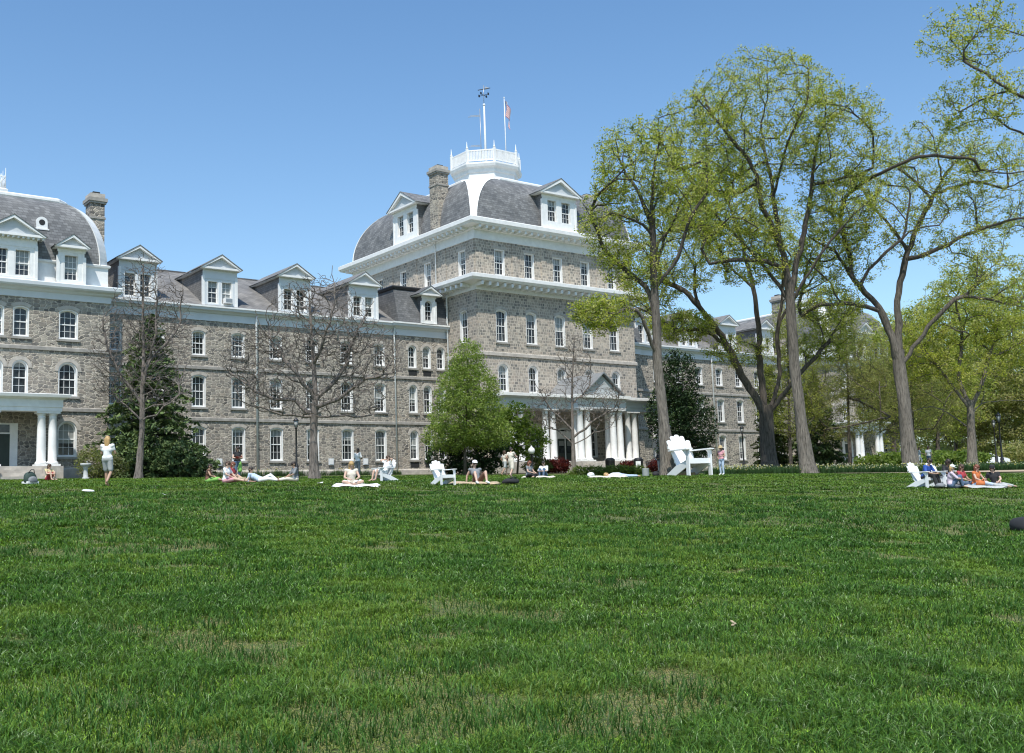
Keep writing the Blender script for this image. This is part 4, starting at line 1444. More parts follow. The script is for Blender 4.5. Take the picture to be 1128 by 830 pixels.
big_tree('tallest tree, straight bare trunk rising to a wide spreading crown of young leaves', (60.56, 45.7), .45, [
    (None, 0, [(0, 0, 0), (-.25, 0, 2.6), (-.55, 0, 5.6), (-.8, 0, 10), (-.8, 0, 13.2)], (.39, .31)),
    (0, .99, [(-1.6, -.4, 15.8), (-2.6, -.9, 18.5), (-3.5, -1.3, 20.6), (-5, -1.8, 22.8), (-7.3, -2.3, 25.4)], (.3, .05)),
    (0, .99, [(-1.2, .3, 17), (-1.4, .5, 20.5), (-2.2, .6, 23.8), (-2.1, .5, 26.8)], (.27, .05)),
    (0, .99, [(.1, .2, 15.6), (.9, .4, 19), (1.2, .5, 21.2), (2.4, .7, 23.8), (3.9, .8, 26.0)], (.3, .05)),
    (0, .9, [(-2.0, 1.2, 14.4), (-4.0, 2, 17), (-5.8, 2.4, 19.8), (-7.6, 2.6, 21.6)], (.2, .04)),
    (0, .94, [(1.2, -1.2, 14.8), (3.0, -1.8, 16.8), (4.6, -2, 18.6)], (.16, .04)),
    (3, .5, [(2.6, -.2, 20.3), (4.6, -.4, 21.4), (5.6, -.3, 22.6)], (.14, .04)),
    (1, .5, [(-4.4, -.3, 19.6), (-6.4, .2, 20.6), (-8, .3, 21.4)], (.13, .04)),
    (2, .45, [(-.8, -1.6, 22), (-.2, -2.6, 24.6), (.2, -3, 26.6)], (.12, .04)),
], [((-2.2, 0, 24.8), (5.8, 5.2, 4.9), 6), ((-6.8, 0, 22.8), (3.8, 3.6, 4.0), 3.6), ((2.9, 0, 23.2), (3.4, 3.6, 4.0), 3.2), ((-4.5, .5, 18.2), (4.0, 3.6, 2.8), 2.6), ((3.2, -.5, 18.2), (2.8, 3.0, 2.4), 1.6), ((-3.4, .5, 15.4), (4.4, 3.2, 2.4), 2.4)], 3700, 12, 12)

big_tree('thick dark forked tree standing behind the flower bed, second trunk left of the tallest tree', (67.4, 54.4), .56, [
    (None, 0, [(0, 0, 0), (-.1, 0, 2), (-.2, 0, 5.2)], (.58, .52)),
    (0, .98, [(-1.8, -.3, 7.2), (-3.2, -.6, 9.6), (-4.6, -.9, 12.2), (-6.6, -1.2, 14.2), (-8.2, -1.4, 14.8)], (.36, .08)),
    (0, .98, [(-.5, .3, 9), (-.8, .4, 13), (-1.6, .3, 17.5), (-2.8, .2, 21.5), (-4, 0, 24.4)], (.4, .06)),
    (0, .95, [(.8, .4, 7.2), (1.2, .8, 10.5), (1.4, 1.0, 15), (1.2, 1.2, 19)], (.24, .05)),
    (1, .45, [(-5.2, -1.6, 10.8), (-6.8, -2, 11), (-8.6, -2.3, 11.6)], (.15, .05)),
    (2, .5, [(-3.0, .8, 17), (-5, 1.4, 19.6), (-7, 1.6, 21.4)], (.16, .05)),
    (3, .5, [(2.8, 1.4, 13.2), (4.6, 1.8, 15.2), (6, 2, 16)], (.13, .04)),
    (0, .97, [(2.0, -.8, 7.0), (3.6, -1.4, 9.6), (5.6, -1.8, 11.8), (7.4, -2, 13.2)], (.2, .05)),
], [((4.6, -.6, 9.8), (2.6, 2.2, 1.6), 1.4), ((-3.4, 0, 21.8), (4.2, 4, 4.2), 4), ((-6.6, -.6, 17.6), (3.8, 3, 4.0), 4), ((-9.2, -1, 14.6), (2.6, 2.4, 2.4), 1.6), ((-6.8, -1.6, 11.4), (3.4, 2.4, 1.3), 2.2), ((2.2, .8, 17.6), (3.4, 3.2, 3.6), 2.6), ((5.0, 0, 12.4), (3.2, 2.6, 1.8), 1.8), ((-2.5, 0, 9.5), (3, 2.4, 1.4), 1.0)], 3300, 12, 13, bark='bark_dark')

big_tree('broad grey-trunked tree leaning slightly, long arching limbs, right of the tallest tree', (68.7, 43.2), .50, [
    (None, 0, [(0, 0, 0), (-.15, 0, 2.8), (-.4, 0, 6.4), (-.55, 0, 8.6)], (.47, .42)),
    (0, .99, [(-1.7, -.4, 11.0), (-3.5, -.8, 13.7), (-5.2, -1.1, 15.6), (-6.8, -1.4, 16.9)], (.34, .09)),
    (0, .99, [(.1, 0, 11.8), (.5, .1, 14.9), (1.8, .3, 18.2), (3.2, .5, 20.4), (5.0, .6, 22.6), (7.0, .7, 24)], (.38, .06)),
    (2, .38, [(1.6, -.4, 15.3), (3.6, -1.1, 16.6), (6.2, -1.5, 17.0), (9.0, -1.8, 17.2), (11.5, -2, 17.6)], (.22, .05)),
    (2, .42, [(-.1, .6, 17), (-1.5, .9, 19.2), (-2.6, 1, 20.4), (-4.4, 1.2, 21.3)], (.19, .05)),
    (0, .88, [(1.2, -.7, 9.6), (3.1, -1.3, 11.6), (5.4, -1.6, 11.7), (7.4, -1.8, 10.6)], (.2, .05)),
    (1, .6, [(-4.2, -.6, 17.5), (-4.0, -.5, 20), (-3.8, -.4, 22.2)], (.15, .05)),
    (2, .7, [(4.4, 1.2, 20.6), (6.6, 1.8, 20.8), (9, 2, 20.3)], (.12, .04)),
    (1, .55, [(-2.4, -1.2, 14.6), (-1.6, -1.5, 15.4), (-.2, -1.7, 16.4)], (.1, .04)),
], [((2.6, 0, 21.6), (4.6, 4.4, 3.6), 4), ((7.6, 0, 20.2), (3.8, 3.6, 4.0), 3), ((-4.2, 0, 19.4), (3.2, 3.2, 3.2), 2.6), ((-5.5, -1, 15.6), (2.8, 2.4, 2.0), 1.4), ((6.4, -1.5, 12.8), (3.4, 2.6, 2.2), 1.6), ((1, 0, 17), (3, 3, 2), .9), ((-5.4, -.6, 12.2), (3.0, 2.4, 2.0), 1.3), ((-3, .4, 15.8), (2.6, 2.4, 2.4), 1.0), ((4.4, -.8, 15.6), (3.0, 2.6, 1.8), 1.0)], 3000, 10, 14)

big_tree('leafy pale-barked tree beside the path, trunk behind the picnic group', (87.2, 49.1), .36, [
    (None, 0, [(0, 0, 0), (.1, 0, 3), (.1, 0, 5.6)], (.34, .3)),
    (0, .98, [(-.6, .2, 8), (-.4, .3, 11), (-.2, .3, 14)], (.24, .05)),
    (0, .98, [(1.2, -.2, 7.5), (2.6, -.5, 10.2), (3.2, -.6, 13.2)], (.26, .05)),
    (0, .9, [(-1.8, -.5, 7.2), (-3.6, -.9, 9.4), (-4.6, -1, 11.6)], (.2, .05)),
    (2, .5, [(3.2, .6, 9.8), (4.8, 1, 10.4), (6.2, 1.2, 10.4)], (.13, .04)),
    (0, .75, [(1.6, .8, 5.0), (3.6, 1, 5.6), (5.2, 1.1, 5.4)], (.1, .03)),
    (0, .7, [(-1.8, .8, 4.8), (-3.6, 1, 5.0), (-5.2, 1.1, 4.6)], (.1, .03)),
], [((0, 0, 13.6), (3.6, 3.4, 4.0), 4), ((-4, 0, 10.4), (2.6, 2.6, 3.2), 2.4), ((4, 0, 11), (3, 2.8, 3.2), 2.4), ((0, 0, 8.2), (4.6, 3, 2), 1.2)], 1500, 15, 15, size=.085, spread=.42)

big_tree('tree of which only fine overhanging branches reach in from the right edge', (51.0, 19.0), .4, [
    (None, 0, [(0, 0, 0), (0, 0, 4), (.1, 0, 8.5)], (.42, .36)),
    (0, .98, [(-3.6, .4, 13.6), (-7.2, .6, 16.8)], (.09, .02)),
    (0, .98, [(.2, .4, 12), (.2, .6, 16), (-.4, .6, 19.4)], (.25, .05)),
    (0, .9, [(-4.2, -1, 14.4), (-8, -1.6, 17.4)], (.08, .02)),
    (0, .9, [(2.2, -.2, 11), (4, -.4, 14), (5, -.5, 16)], (.2, .05)),
    (2, .7, [(-3.6, .1, 19.2), (-7.8, -.2, 20.6)], (.07, .02)),
], [((-8.3, -.3, 17.1), (2.5, 2.4, 1.2), 1.6), ((-8.3, -.3, 20.1), (2.7, 2.4, 1.3), 1.8), ((0, 0, 19), (3, 3, 3), 2), ((4, 0, 16), (3, 3, 3), 1.6)], 900, 11, 16, size=.06, spread=.3, rtip=.008, rpipe=.32)

# ---- bare trees on the lawn
def bare_tree(label, base, rbase, limbs, blobs, ntips, seed, up=.3, buds=None, name='bare_tree'):
    rng = np.random.default_rng(seed)
    root = thing(name, label, 'tree', (base[0], base[1], zgf(*base) - .05))
    sk = Skel(); ids = []
    for par, fr, pts, r in limbs:
        P = [W3(*p) for p in pts]
        if par is None: ids.append(sk.limb(P, -1, r, .5))
        else:
            l = ids[par]; ids.append(sk.limb(P, l[min(len(l) - 1, int(fr * (len(l) - 1)))], r, .5))
    for i in ids[0][:4]:
        sk.rmin[i] = rbase * (1 + .5 * math.exp(-max(0, sk.p[i].z) / .35))
    B = [(W3(*c), (r[0], r[0] if len(r) < 3 else r[1], r[-1]), wt) for c, r, wt in blobs]
    T = blob_points(rng, B, ntips, .2)
    tips = sk.grow(T, rng, step=.5, up=up, start=int(len(ids[0]) * .3), wob=.22)
    r = sk.radii(.0125, rbase * .8)
    V, Q = sk.tubes(r, .04)
    link('trunk', raw_mesh('trunk', V, [Q], M['twig'], None, True), root)
    V, Q = sk.tubes(r, 0, .04)
    V2, Q2 = V, Q
    link('crown', raw_mesh('crown', V2, [Q2], M['twig'], None, True), root)
    if buds:
        cs = [tuple(sk.p[t]) for t in tips]
        Vl, Ql, Cl = leaf_cards(cs, 3, .2, .05, buds, seed + 3)
        link('foliage', raw_mesh('foliage', Vl, [Ql], M['leaf'], Cl), root)
    return root
bare_tree('bare upright tree with grey trunk in front of the dark evergreen, behind the standing woman', (22.5, 65.1), .2, [
    (None, 0, [(0, 0, 0), (.1, 0, 2.5), (.05, 0, 5.0), (0, .1, 7.5), (-.1, 0, 10), (-.2, 0, 13)], (.18, .03)),
    (0, .42, [(1.0, .3, 6.8), (1.7, .5, 9), (2.2, .6, 11.8)], (.06, .015)),
    (0, .36, [(-1.2, -.3, 6.4), (-2.0, -.5, 8.4), (-2.4, -.6, 10.4)], (.055, .015)),
    (0, .5, [(.6, -.6, 8), (.9, -1, 10.2), (1.0, -1.2, 12.6)], (.07, .02)),
    (0, .28, [(1.5, -.6, 4.6), (2.8, -1, 5.6)], (.05, .015)),
    (0, .3, [(-1.6, .6, 5), (-3.0, 1, 5.8)], (.05, .015)),
], [((0, 0, 10.2), (2.0, 1.8, 3.6), 3), ((1.5, 0, 8.6), (1.7, 1.6, 3.4), 2), ((-1.5, 0, 7.6), (1.9, 1.6, 3.0), 2), ((0, 0, 5.6), (3.2, 2.4, 1.3), 1.2)], 4200, 31)
bare_tree('bare spreading tree with wide low branches between the lawn sitters and the wing', (28.4, 54.2), .25, [
    (None, 0, [(0, 0, 0), (-.05, 0, 1.6), (-.1, 0, 3.5), (-.05, 0, 5), (-.3, 0, 8), (-.5, 0, 10.5)], (.23, .03)),
    (0, .34, [(-1.5, .2, 4.4), (-3.0, .4, 4.9), (-5.2, .6, 6.4)], (.12, .02)),
    (0, .38, [(1.4, -.2, 4.6), (3.0, -.4, 5.4), (4.9, -.6, 6.0)], (.11, .02)),
    (0, .44, [(-1.3, -.4, 6), (-2.4, -.6, 8), (-3.4, -.7, 9.5)], (.1, .02)),
    (0, .44, [(1.2, .4, 6.2), (2.2, .6, 8.4), (2.8, .7, 10.2)], (.1, .02)),
    (0, .3, [(1.6, .8, 3.6), (3.4, 1.2, 3.6), (4.4, 1.4, 3.3)], (.06, .02)),
    (0, .3, [(-1.6, -.8, 3.8), (-3.6, -1.2, 4.4), (-5, -1.3, 4.9)], (.07, .02)),
    (0, .6, [(.5, -.8, 7.8), (.9, -1.1, 9.8), (1.2, -1.2, 11.4)], (.07, .02)),
], [((0, 0, 8.8), (3.0, 2.8, 2.7), 3), ((-2.8, 0, 6.6), (2.6, 2.2, 2.2), 2.4), ((2.6, 0, 6.8), (2.4, 2.2, 2.2), 2.4), ((0, 0, 4.6), (4.6, 2.6, 1.2), 1.2)], 6000, 32)
bare_tree('small bare tree with thin twigs in front of the porch columns', (55.5, 63.6), .17, [
    (None, 0, [(0, 0, 0), (-.05, 0, 1.8), (-.1, 0, 4), (-.1, 0, 7), (.1, 0, 10.5)], (.16, .03)),
    (0, .26, [(1.5, .2, 4.2), (2.8, .4, 5.2), (4.2, .5, 7)], (.07, .02)),
    (0, .3, [(-1.2, -.2, 4.4), (-2.2, -.3, 5.8), (-3.2, -.4, 7.4)], (.06, .02)),
    (0, .2, [(1.6, -.6, 3.2), (3.2, -.8, 3.6)], (.05, .015)),
    (0, .2, [(-1.5, .6, 3.2), (-3.2, .8, 4.2)], (.05, .015)),
    (0, .5, [(.9, .3, 7), (1.6, .4, 8.8)], (.05, .015)),
], [((0, 0, 8.4), (1.7, 1.6, 2.8), 1.6), ((2.2, 0, 5.4), (2.2, 1.8, 1.8), 2.2), ((-2.0, 0, 5.2), (2.0, 1.7, 1.8), 1.8)], 2200, 33, up=.1)

# ---- leafy bushes and evergreens
def leafy(name, label, cat, base, blobs, n, per, size, cols, seed, stems=5, mat='leaf', trunk=None, spread=.28, elong=1.8, group=None, hollow=.45, bark='bark_dark'):
    rng = np.random.default_rng(seed)
    root = thing(name, label, cat, (base[0], base[1], zgf(*base) - .03), 0, group)
    B = [(W3(*c), (r[0], r[0] if len(r) < 3 else r[1], r[-1]), wt) for c, r, wt in blobs]
    C = blob_points(rng, B, n, hollow)
    C[:, 2] = np.maximum(C[:, 2], .08)
    mb = MB()
    if trunk:
        pts, rr = trunk
        mb.tube([W3(*p) for p in pts], rr, bark, 9)
        top = Vector(W3(*pts[-1]))
        for i in rng.choice(len(C), min(stems, len(C)), False):
            q = Vector(C[i]); a = Vector(W3(*pts[0])).lerp(top, min(1, max(.25, .75 * q.z / max(.1, top.z))))
            m_ = a.lerp(q, .5) + Vector((0, 0, -.08 * (q - a).length))
            mb.tube([a, m_, q], [.035, .025, .01], bark, 4)
        nm = 'trunk'
    else:
        for i in rng.choice(len(C), min(stems, len(C)), False):
            q = Vector(C[i]); a = Vector((q.x * .15, q.y * .15, -.03)); m_ = a.lerp(q, .5) + Vector((0, 0, .12))
            mb.tube([a, m_, q], [.025, .02, .008], bark, 4)
        nm = 'stem'
    mb.build(nm, root)
    V, Q, Cc_ = leaf_cards(C, per, spread, size, cols, seed + 1, elong=elong)
    link('crown' if trunk else 'foliage', raw_mesh('foliage', V, [Q], M[mat], Cc_), root)
    return root
FRESH = [(.21, .29, .07), (.27, .35, .095), (.165, .235, .055), (.32, .37, .14)]
BRIGHT = [(.12, .185, .035), (.09, .15, .028), (.16, .225, .05)]
DARK = [(.02, .045, .016), (.032, .065, .02), (.013, .03, .012), (.05, .085, .025)]
SPRUCE = [(.08, .125, .045), (.12, .175, .06), (.045, .08, .032), (.16, .21, .075)]
leafy('young_tree', 'dense pyramid-shaped tree in fresh green leaf in front of the centre block corner', 'tree', (46.7, 65.4),
      [((0, 0, 8.1), (1.35, 1.3, 1.9), 1.8), ((0, 0, 6.2), (2.4, 2.3, 2.2), 3.2), ((0, 0, 4.3), (3.0, 2.8, 2.2), 4), ((-1.2, 0, 2.9), (2.1, 2.2, 1.2), 1.6), ((1.2, 0, 3.1), (2.1, 2.2, 1.3), 1.6)],
      2600, 13, .085, FRESH, 41, 60, trunk=([(-.15, -.2, 0), (-.15, -.2, 2), (-.1, 0, 5), (0, 0, 8.5)], [.13, .11, .08, .02]), spread=.4, hollow=.5)
leafy('evergreen_bush', 'dark round evergreen bush under the pyramid-shaped tree', 'bush', (48.6, 67.6), [((0, 0, 1.6), (2.2, 2, 1.9), 3), ((1.6, 0, 1.4), (1.6, 1.6, 1.5), 2), ((-1.8, 0, 1.3), (1.6, 1.5, 1.4), 2)], 700, 14, .11, DARK, 42, 12, 'needle')
leafy('leafy_shrub', 'tall bright green shrub beside the left porch columns', 'shrub', (53.4, 68.0), [((-.6, 0, 3.2), (1.8, 1.6, 1.7), 2), ((.8, 0, 2.5), (1.9, 1.6, 1.5), 2), ((0, 0, 4.6), (1.2, 1.2, 1.2), 1)], 420, 12, .13, BRIGHT, 43, 26, trunk=([(0, 0, 0), (.1, 0, 1.5), (0, 0, 4)], [.09, .07, .03]), spread=.38)
leafy('flowering_shrub', 'pale yellow-green shrub beside the grey pedestal fountain', 'shrub', (21.4, 69.6), [((0, 0, 1.0), (1.3, 1.1, 1.0), 2), ((.9, 0, .8), (1.0, .9, .8), 1)], 260, 12, .085, [(.2, .22, .09), (.14, .17, .05), (.28, .27, .16)], 44, 14)
for i, (x, y, lb, s) in enumerate([(56.4, 68.0, 'red-leaved shrub at the foot of the left porch columns', .8), (57.9, 68.4, 'dark red shrub right of the small bare tree', .85), (66.4, 69.0, 'red-leaved shrub between the black bin and the right porch columns', .7), (70.2, 69.4, 'red shrub at the right end of the porch', .7)]):
    leafy('red_shrub', lb, 'shrub', (x, y), [((0, 0, .75 * s), (1.15 * s, .9 * s, .75 * s), 1), ((.5, 0, .6), (.8 * s, .7 * s, .55 * s), .6)], 190, 11, .085, [(.12, .02, .022), (.17, .035, .03), (.075, .016, .018)], 45 + i, 12, group='red shrubs along the porch')
leafy('low_shrub', 'low olive green shrub in front of the left porch columns', 'shrub', (54.6, 67.0), [((0, 0, .6), (1.4, .9, .6), 1)], 170, 11, .085, [(.07, .09, .03), (.05, .07, .022)], 50, 10)
leafy('low_shrub', 'spiky yellow-green daylily clump at the foot of the slender-trunked tree', 'plant', (48.9, 51.4), [((0, 0, .3), (2.4, .9, .3), 1), ((-2.2, 0, .3), (1.6, .8, .3), .7)], 200, 9, .09, [(.1, .15, .03), (.14, .18, .05)], 51, 10, elong=4.)

def conifer(label, base, h, rad, seed, cols=SPRUCE, tiers=None, size=.15, per=9, name='conifer', taper=.9, dens=1.):
    rng = np.random.default_rng(seed)
    root = thing(name, label, 'tree', (base[0], base[1], zgf(*base) - .05))
    mb = MB()
    mb.tube([(0, 0, 0), (.05, 0, h * .5), (0, 0, h)], [.03 * h * .75, .018 * h * .75, .015], 'bark_dark', 9)
    cs = []
    z = .25
    while z < h * .99:
        f = (1 - z / h) ** taper
        k = int(6 + 7 * f * dens)
        a0 = rng.random() * 6.3
        for i in range(k):
            a = a0 + 2 * PI * i / k + rng.normal() * .2
            L = rad * f * (.68 + .5 * rng.random()) + .12
            zz = z + rng.normal() * .12
            e = Vector((math.cos(a) * L, math.sin(a) * L, zz - .18 * L + .05 * L * rng.normal()))
            s_ = Vector((0, 0, zz))
            m_ = s_.lerp(e, .55) + Vector((0, 0, .1 * L))
            if rng.random() < .6: mb.tube([s_, m_, e], [.03, .02, .006], 'bark_dark', 3)
            n_ = max(2, int(L / .24))
            for q in range(n_):
                t = (q + 1) / n_
                if t < .25: continue
                p = s_ * (1 - t) ** 2 + m_ * (2 * t * (1 - t)) + e * t * t
                side = Vector((-math.sin(a), math.cos(a), 0)) * (rng.normal() * .22 * L * .5 * (1.1 - t * .6))
                cs.append(tuple(p + side))
        z += .30 + .16 * f
    mb.build('trunk', root)
    V, Q, C = leaf_cards(cs, per, .24, size, cols, seed + 1, elong=2.6, up=.6)
    link('crown', raw_mesh('crown', V, [Q], M['needle'], C), root)
    return root
conifer('broad dark spruce with drooping boughs behind the bare upright tree', (25.9, 72.8), 11.2, 4.2, 61, taper=.82, per=7, cols=SPRUCE + [(.11, .16, .06), (.08, .12, .045)])
leafy('evergreen_bush', 'wide dark evergreen bush spreading at the foot of the broad dark spruce', 'bush', (26.2, 70.6), [((-1.8, 0, 1.4), (2.0, 1.6, 1.5), 2), ((.8, 0, 1.2), (1.9, 1.6, 1.2), 2), ((2.2, 0, .6), (1.1, 1.0, .65), .5)], 640, 13, .12, SPRUCE, 62, 12, 'needle')
leafy('holly_tree', 'dark glossy evergreen tree behind the slender-trunked tree, at the end of the porch', 'tree', (73.4, 69.0), [((-.4, 0, 8), (2.0, 1.9, 3.4), 3), ((-1.1, 0, 5), (2.4, 2.2, 3.2), 3), ((.9, 0, 4.2), (2.3, 2.2, 3.0), 3), ((0, 0, 2), (2.7, 2.4, 1.9), 2)], 1900, 12, .12, DARK, 63, 30, 'needle', trunk=([(0, 0, 0), (0, 0, 4), (0, 0, 9)], [.22, .16, .05]), spread=.42, hollow=.35)
conifer('dark green spruce standing right behind the tallest trunk, against the right wing', (90.3, 67.0), 9.6, 3.1, 64, taper=.75)
conifer('narrow olive green conifer half hidden by the tallest trunk, left of the dark green spruce', (87.0, 69.6), 10.5, 2.2, 66, cols=[(.05, .075, .02), (.07, .095, .025), (.035, .055, .018)], taper=.7, size=.13)
# feathery trees that half hide the far pavilion
LIGHT_ = [(.28, .31, .07), (.34, .36, .1), (.2, .24, .05), (.36, .37, .14)]
FEATH = [(.28, .28, .11), (.34, .33, .14), (.2, .22, .08), (.28, .32, .12)]
def feathery(label, base, h, rad, seed, per=5, cols=FEATH, leaves=.075, ntips=700, rb=.17, group=None, name='feathery_tree', zb=.12):
    big_tree(label, base, rb, [(None, 0, [(0, 0, 0), (0, 0, h * .3), (.05, 0, h * .6), (0, 0, h * .97)], (rb, .02))],
             [((0, 0, h * (zb + .3)), (rad, rad, h * .26), 2.2), ((0, 0, h * .62), (rad * .85, rad * .85, h * .26), 2), ((0, 0, h * .82), (rad * .45, rad * .45, h * .18), .8)], ntips, per, seed, size=leaves, cols=cols, spread=.5, hollow=.2, name=name, bark='bark_dark', flare=1.2, up=0., group=group)
feathery('slim feathery tree with a thin dark trunk in front of the far porch', (86.0, 60.2), 14.5, 5.0, 71, per=16, ntips=1100)
feathery('feathery brownish-green tree right of the far porch', (94.5, 59.0), 14.5, 5.2, 72, per=18, ntips=1100)
feathery('light green airy tree left of the slim feathery tree, before the far pavilion', (81.0, 63.0), 15.5, 3.6, 73, per=14, ntips=800, cols=LIGHT_)
BUSH_ = [(.15, .22, .05), (.2, .27, .06), (.11, .17, .04)]
# ---- wooded edge beyond the path
def far_at(px, d):
    c = (px - 564) / 1204.645
    return (LAT * (c * d) + DEP * d)
LIGHT = [(.34, .38, .09), (.42, .44, .13), (.26, .31, .07), (.44, .45, .2)]
OLIVE = [(.30, .30, .13), (.24, .27, .1), (.36, .34, .16)]
bgs = [(905, 150, 12, 5.5, LIGHT, 'pale green tree just showing past the end of the hall'), (950, 142, 11, 5.5, OLIVE, 'olive brown tree behind the far porch'),
       (978, 128, 19, 6, LIGHT, 'light green tree left of the broad grey trunk, beyond the path'), (1000, 150, 20, 7, OLIVE, 'brownish tree directly behind the broad grey trunk'),
       (1026, 132, 21, 6.5, LIGHT, 'light green tree between the broad grey trunk and the pale-barked tree'), (1046, 160, 27, 8, LIGHT, 'tall light green tree rising over the pale-barked tree'),
       (1072, 170, 28, 9, LIGHT, 'tallest light green tree of the far wood, behind the pale-barked tree'), (1092, 140, 14, 6, OLIVE, 'olive tree beyond the white car'),
       (1112, 150, 27, 8.5, LIGHT, 'tall bushy green tree above the black lamp post'), (1128, 150, 14, 6, LIGHT, 'bright green tree at the right edge behind the lamp post'),
       (1150, 140, 26, 8, LIGHT, 'tall green tree cut by the right edge of the view'), (1040, 185, 12, 7, OLIVE, 'distant brown-green tree between two trunks'), (1190, 150, 20, 8, LIGHT, 'tall green tree outside the right edge, just past the wood')]
for i, (px, d, h, rad, cl, lb) in enumerate(bgs):
    p = far_at(px, d)
    big_tree(lb, (p.x, p.y), .28, [(None, 0, [(0, 0, 0), (.2, 0, h * .25), (0, 0, h * .5), (.1, 0, h * .9)], (.27, .04)),
             (0, .35, [(-rad * .4, 0, h * .5), (-rad * .6, 0, h * .68)], (.12, .03)), (0, .35, [(rad * .4, 0, h * .5), (rad * .6, 0, h * .7)], (.12, .03))],
             [((0, 0, h * .72), (rad * .8, rad * .8, h * .28), 3), ((-rad * .45, 0, h * .5), (rad * .6, rad * .6, h * .24), 2), ((rad * .45, 0, h * .48), (rad * .6, rad * .6, h * .25), 2), ((0, 0, h * .3), (rad * .7, rad * .6, h * .2), .8)],
             520, 20, 100 + 3 * i, size=.17, cols=cl, spread=.95, rtip=.02, hollow=.3, group='trees beyond the path', bark='bark_dark')
for i, (px, d, rx, h, cl, lb) in enumerate([(972, 118, 5, 1.5, BUSH_, 'bright green hedge bush right of the far porch'), (1015, 120, 5, 1.6, BUSH_, 'yellow-green bush behind the broad grey trunk'), (1040, 120, 6, 1.5, BUSH_, 'pale green bush between the two right-hand trunks'),
        (1080, 152, 7, 3.2, LIGHT, 'bright bush behind the white car'), (1108, 150, 6, 3.0, LIGHT, 'light green bush behind the black lamp post'), (1128, 130, 6, 3.0, OLIVE, 'olive bush at the right edge'), (1060, 175, 12, 4, OLIVE, 'long dull bush far behind the path'), (995, 170, 12, 4, OLIVE, 'long brownish bush far left of the path'), (1140, 175, 14, 4.5, OLIVE, 'long dull bush far behind the right edge')]):
    p = far_at(px, d)
    leafy('bush', lb, 'bush', (p.x, p.y), [((0, 0, h * .5), (rx, rx * .5, h * .5), 2), ((rx * .3, 0, h * .62), (rx * .5, rx * .4, h * .4), 1)], 330, 14, .2, cl, 150 + 2 * i, 8, spread=.6, hollow=.4)

# ---- daffodil bed along the top of the lawn
def bed(path, width, n, seed):
    rng = np.random.default_rng(seed)
    P = [Vector(p) for p in path]; L = [(P[i + 1] - P[i]).length for i in range(len(P) - 1)]
    V, Q, C = [], [], []
    FV, FQ, FC = [], [], []
    k = 0; kf = 0
    for _ in range(n):
        i = rng.choice(len(L), p=np.array(L) / sum(L)); t = rng.random()
        d = (P[i + 1] - P[i]).normalized(); q = P[i].lerp(P[i + 1], t) + Vector((-d.y, d.x)) * ((rng.random() - .5) * width)
        z = zgf(q.x, q.y); dens = vnoise(q.x, q.y, 2.2, 21)
        if rng.random() > .35 + dens: continue
        h = .28 + .3 * rng.random()
        for b in range(9):
            a = rng.random() * 6.28; ln = h * (.8 + .4 * rng.random()); lean = .35 * rng.random() * ln
            w_ = .02
            ux, uy = -math.sin(a) * w_, math.cos(a) * w_
            ox, oy = q.x + rng.normal() * .09, q.y + rng.normal() * .09
            V += [(ox - ux, oy - uy, z), (ox + ux, oy + uy, z), (ox + math.cos(a) * lean, oy + math.sin(a) * lean, z + ln)]
            Q.append((k, k + 1, k + 2)); k += 3
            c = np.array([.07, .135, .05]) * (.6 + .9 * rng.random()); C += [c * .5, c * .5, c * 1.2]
        if rng.random() < .5 * vnoise(q.x, q.y, 1.7, 22):
            for b in range(2):
                cx, cy, cz = q.x + rng.normal() * .12, q.y + rng.normal() * .12, z + h * (1.0 + .2 * rng.random())
                col = (.72, .70, .55) if rng.random() < .6 else (.62, .55, .16)
                r_ = .05
                a0 = rng.random() * 6.3
                ax = Vector((rng.normal(), rng.normal() - 1, .6)).normalized(); u = ax.cross(Vector((0, 0, 1))).normalized(); v = ax.cross(u)
                pts = [Vector((cx, cy, cz)) + (u * math.cos(a0 + j * PI / 3) + v * math.sin(a0 + j * PI / 3)) * (r_ if j % 2 else r_ * .6) for j in range(6)]
                FV += [tuple(p) for p in pts]; FQ.append(tuple(range(kf, kf + 6))); kf += 6; FC += [col] * 6
    me = raw_mesh('flower_bed', np.array(V + FV), [np.array(Q), np.array(FQ) + len(V)], M['leaf'], np.array(C + FC))
    return link('flower_bed', me)
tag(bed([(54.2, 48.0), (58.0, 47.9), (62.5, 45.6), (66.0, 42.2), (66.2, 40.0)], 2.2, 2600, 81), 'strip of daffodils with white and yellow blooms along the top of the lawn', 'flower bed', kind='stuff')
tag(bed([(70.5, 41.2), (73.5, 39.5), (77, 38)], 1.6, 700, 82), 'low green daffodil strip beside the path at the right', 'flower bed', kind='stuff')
tag(bed([(26, 80.0), (50, 79.9)], 1.4, 700, 83), 'low green planting along the foot of the left wing', 'ground cover', kind='stuff')
# ================================================================== FURNITURE
def facing(x, y, ang):
    """z rotation so that local +y points ang degrees clockwise-from-the-camera-direction: 0 towards the lawn's lower end, 90 to the right"""
    L = math.hypot(x, y); tx, ty = -x / L, -y / L; rx, ry = y / L, -x / L
    a = math.radians(ang)
    hx, hy = math.cos(a) * tx + math.sin(a) * rx, math.cos(a) * ty + math.sin(a) * ry
    return math.atan2(-hx, hy)

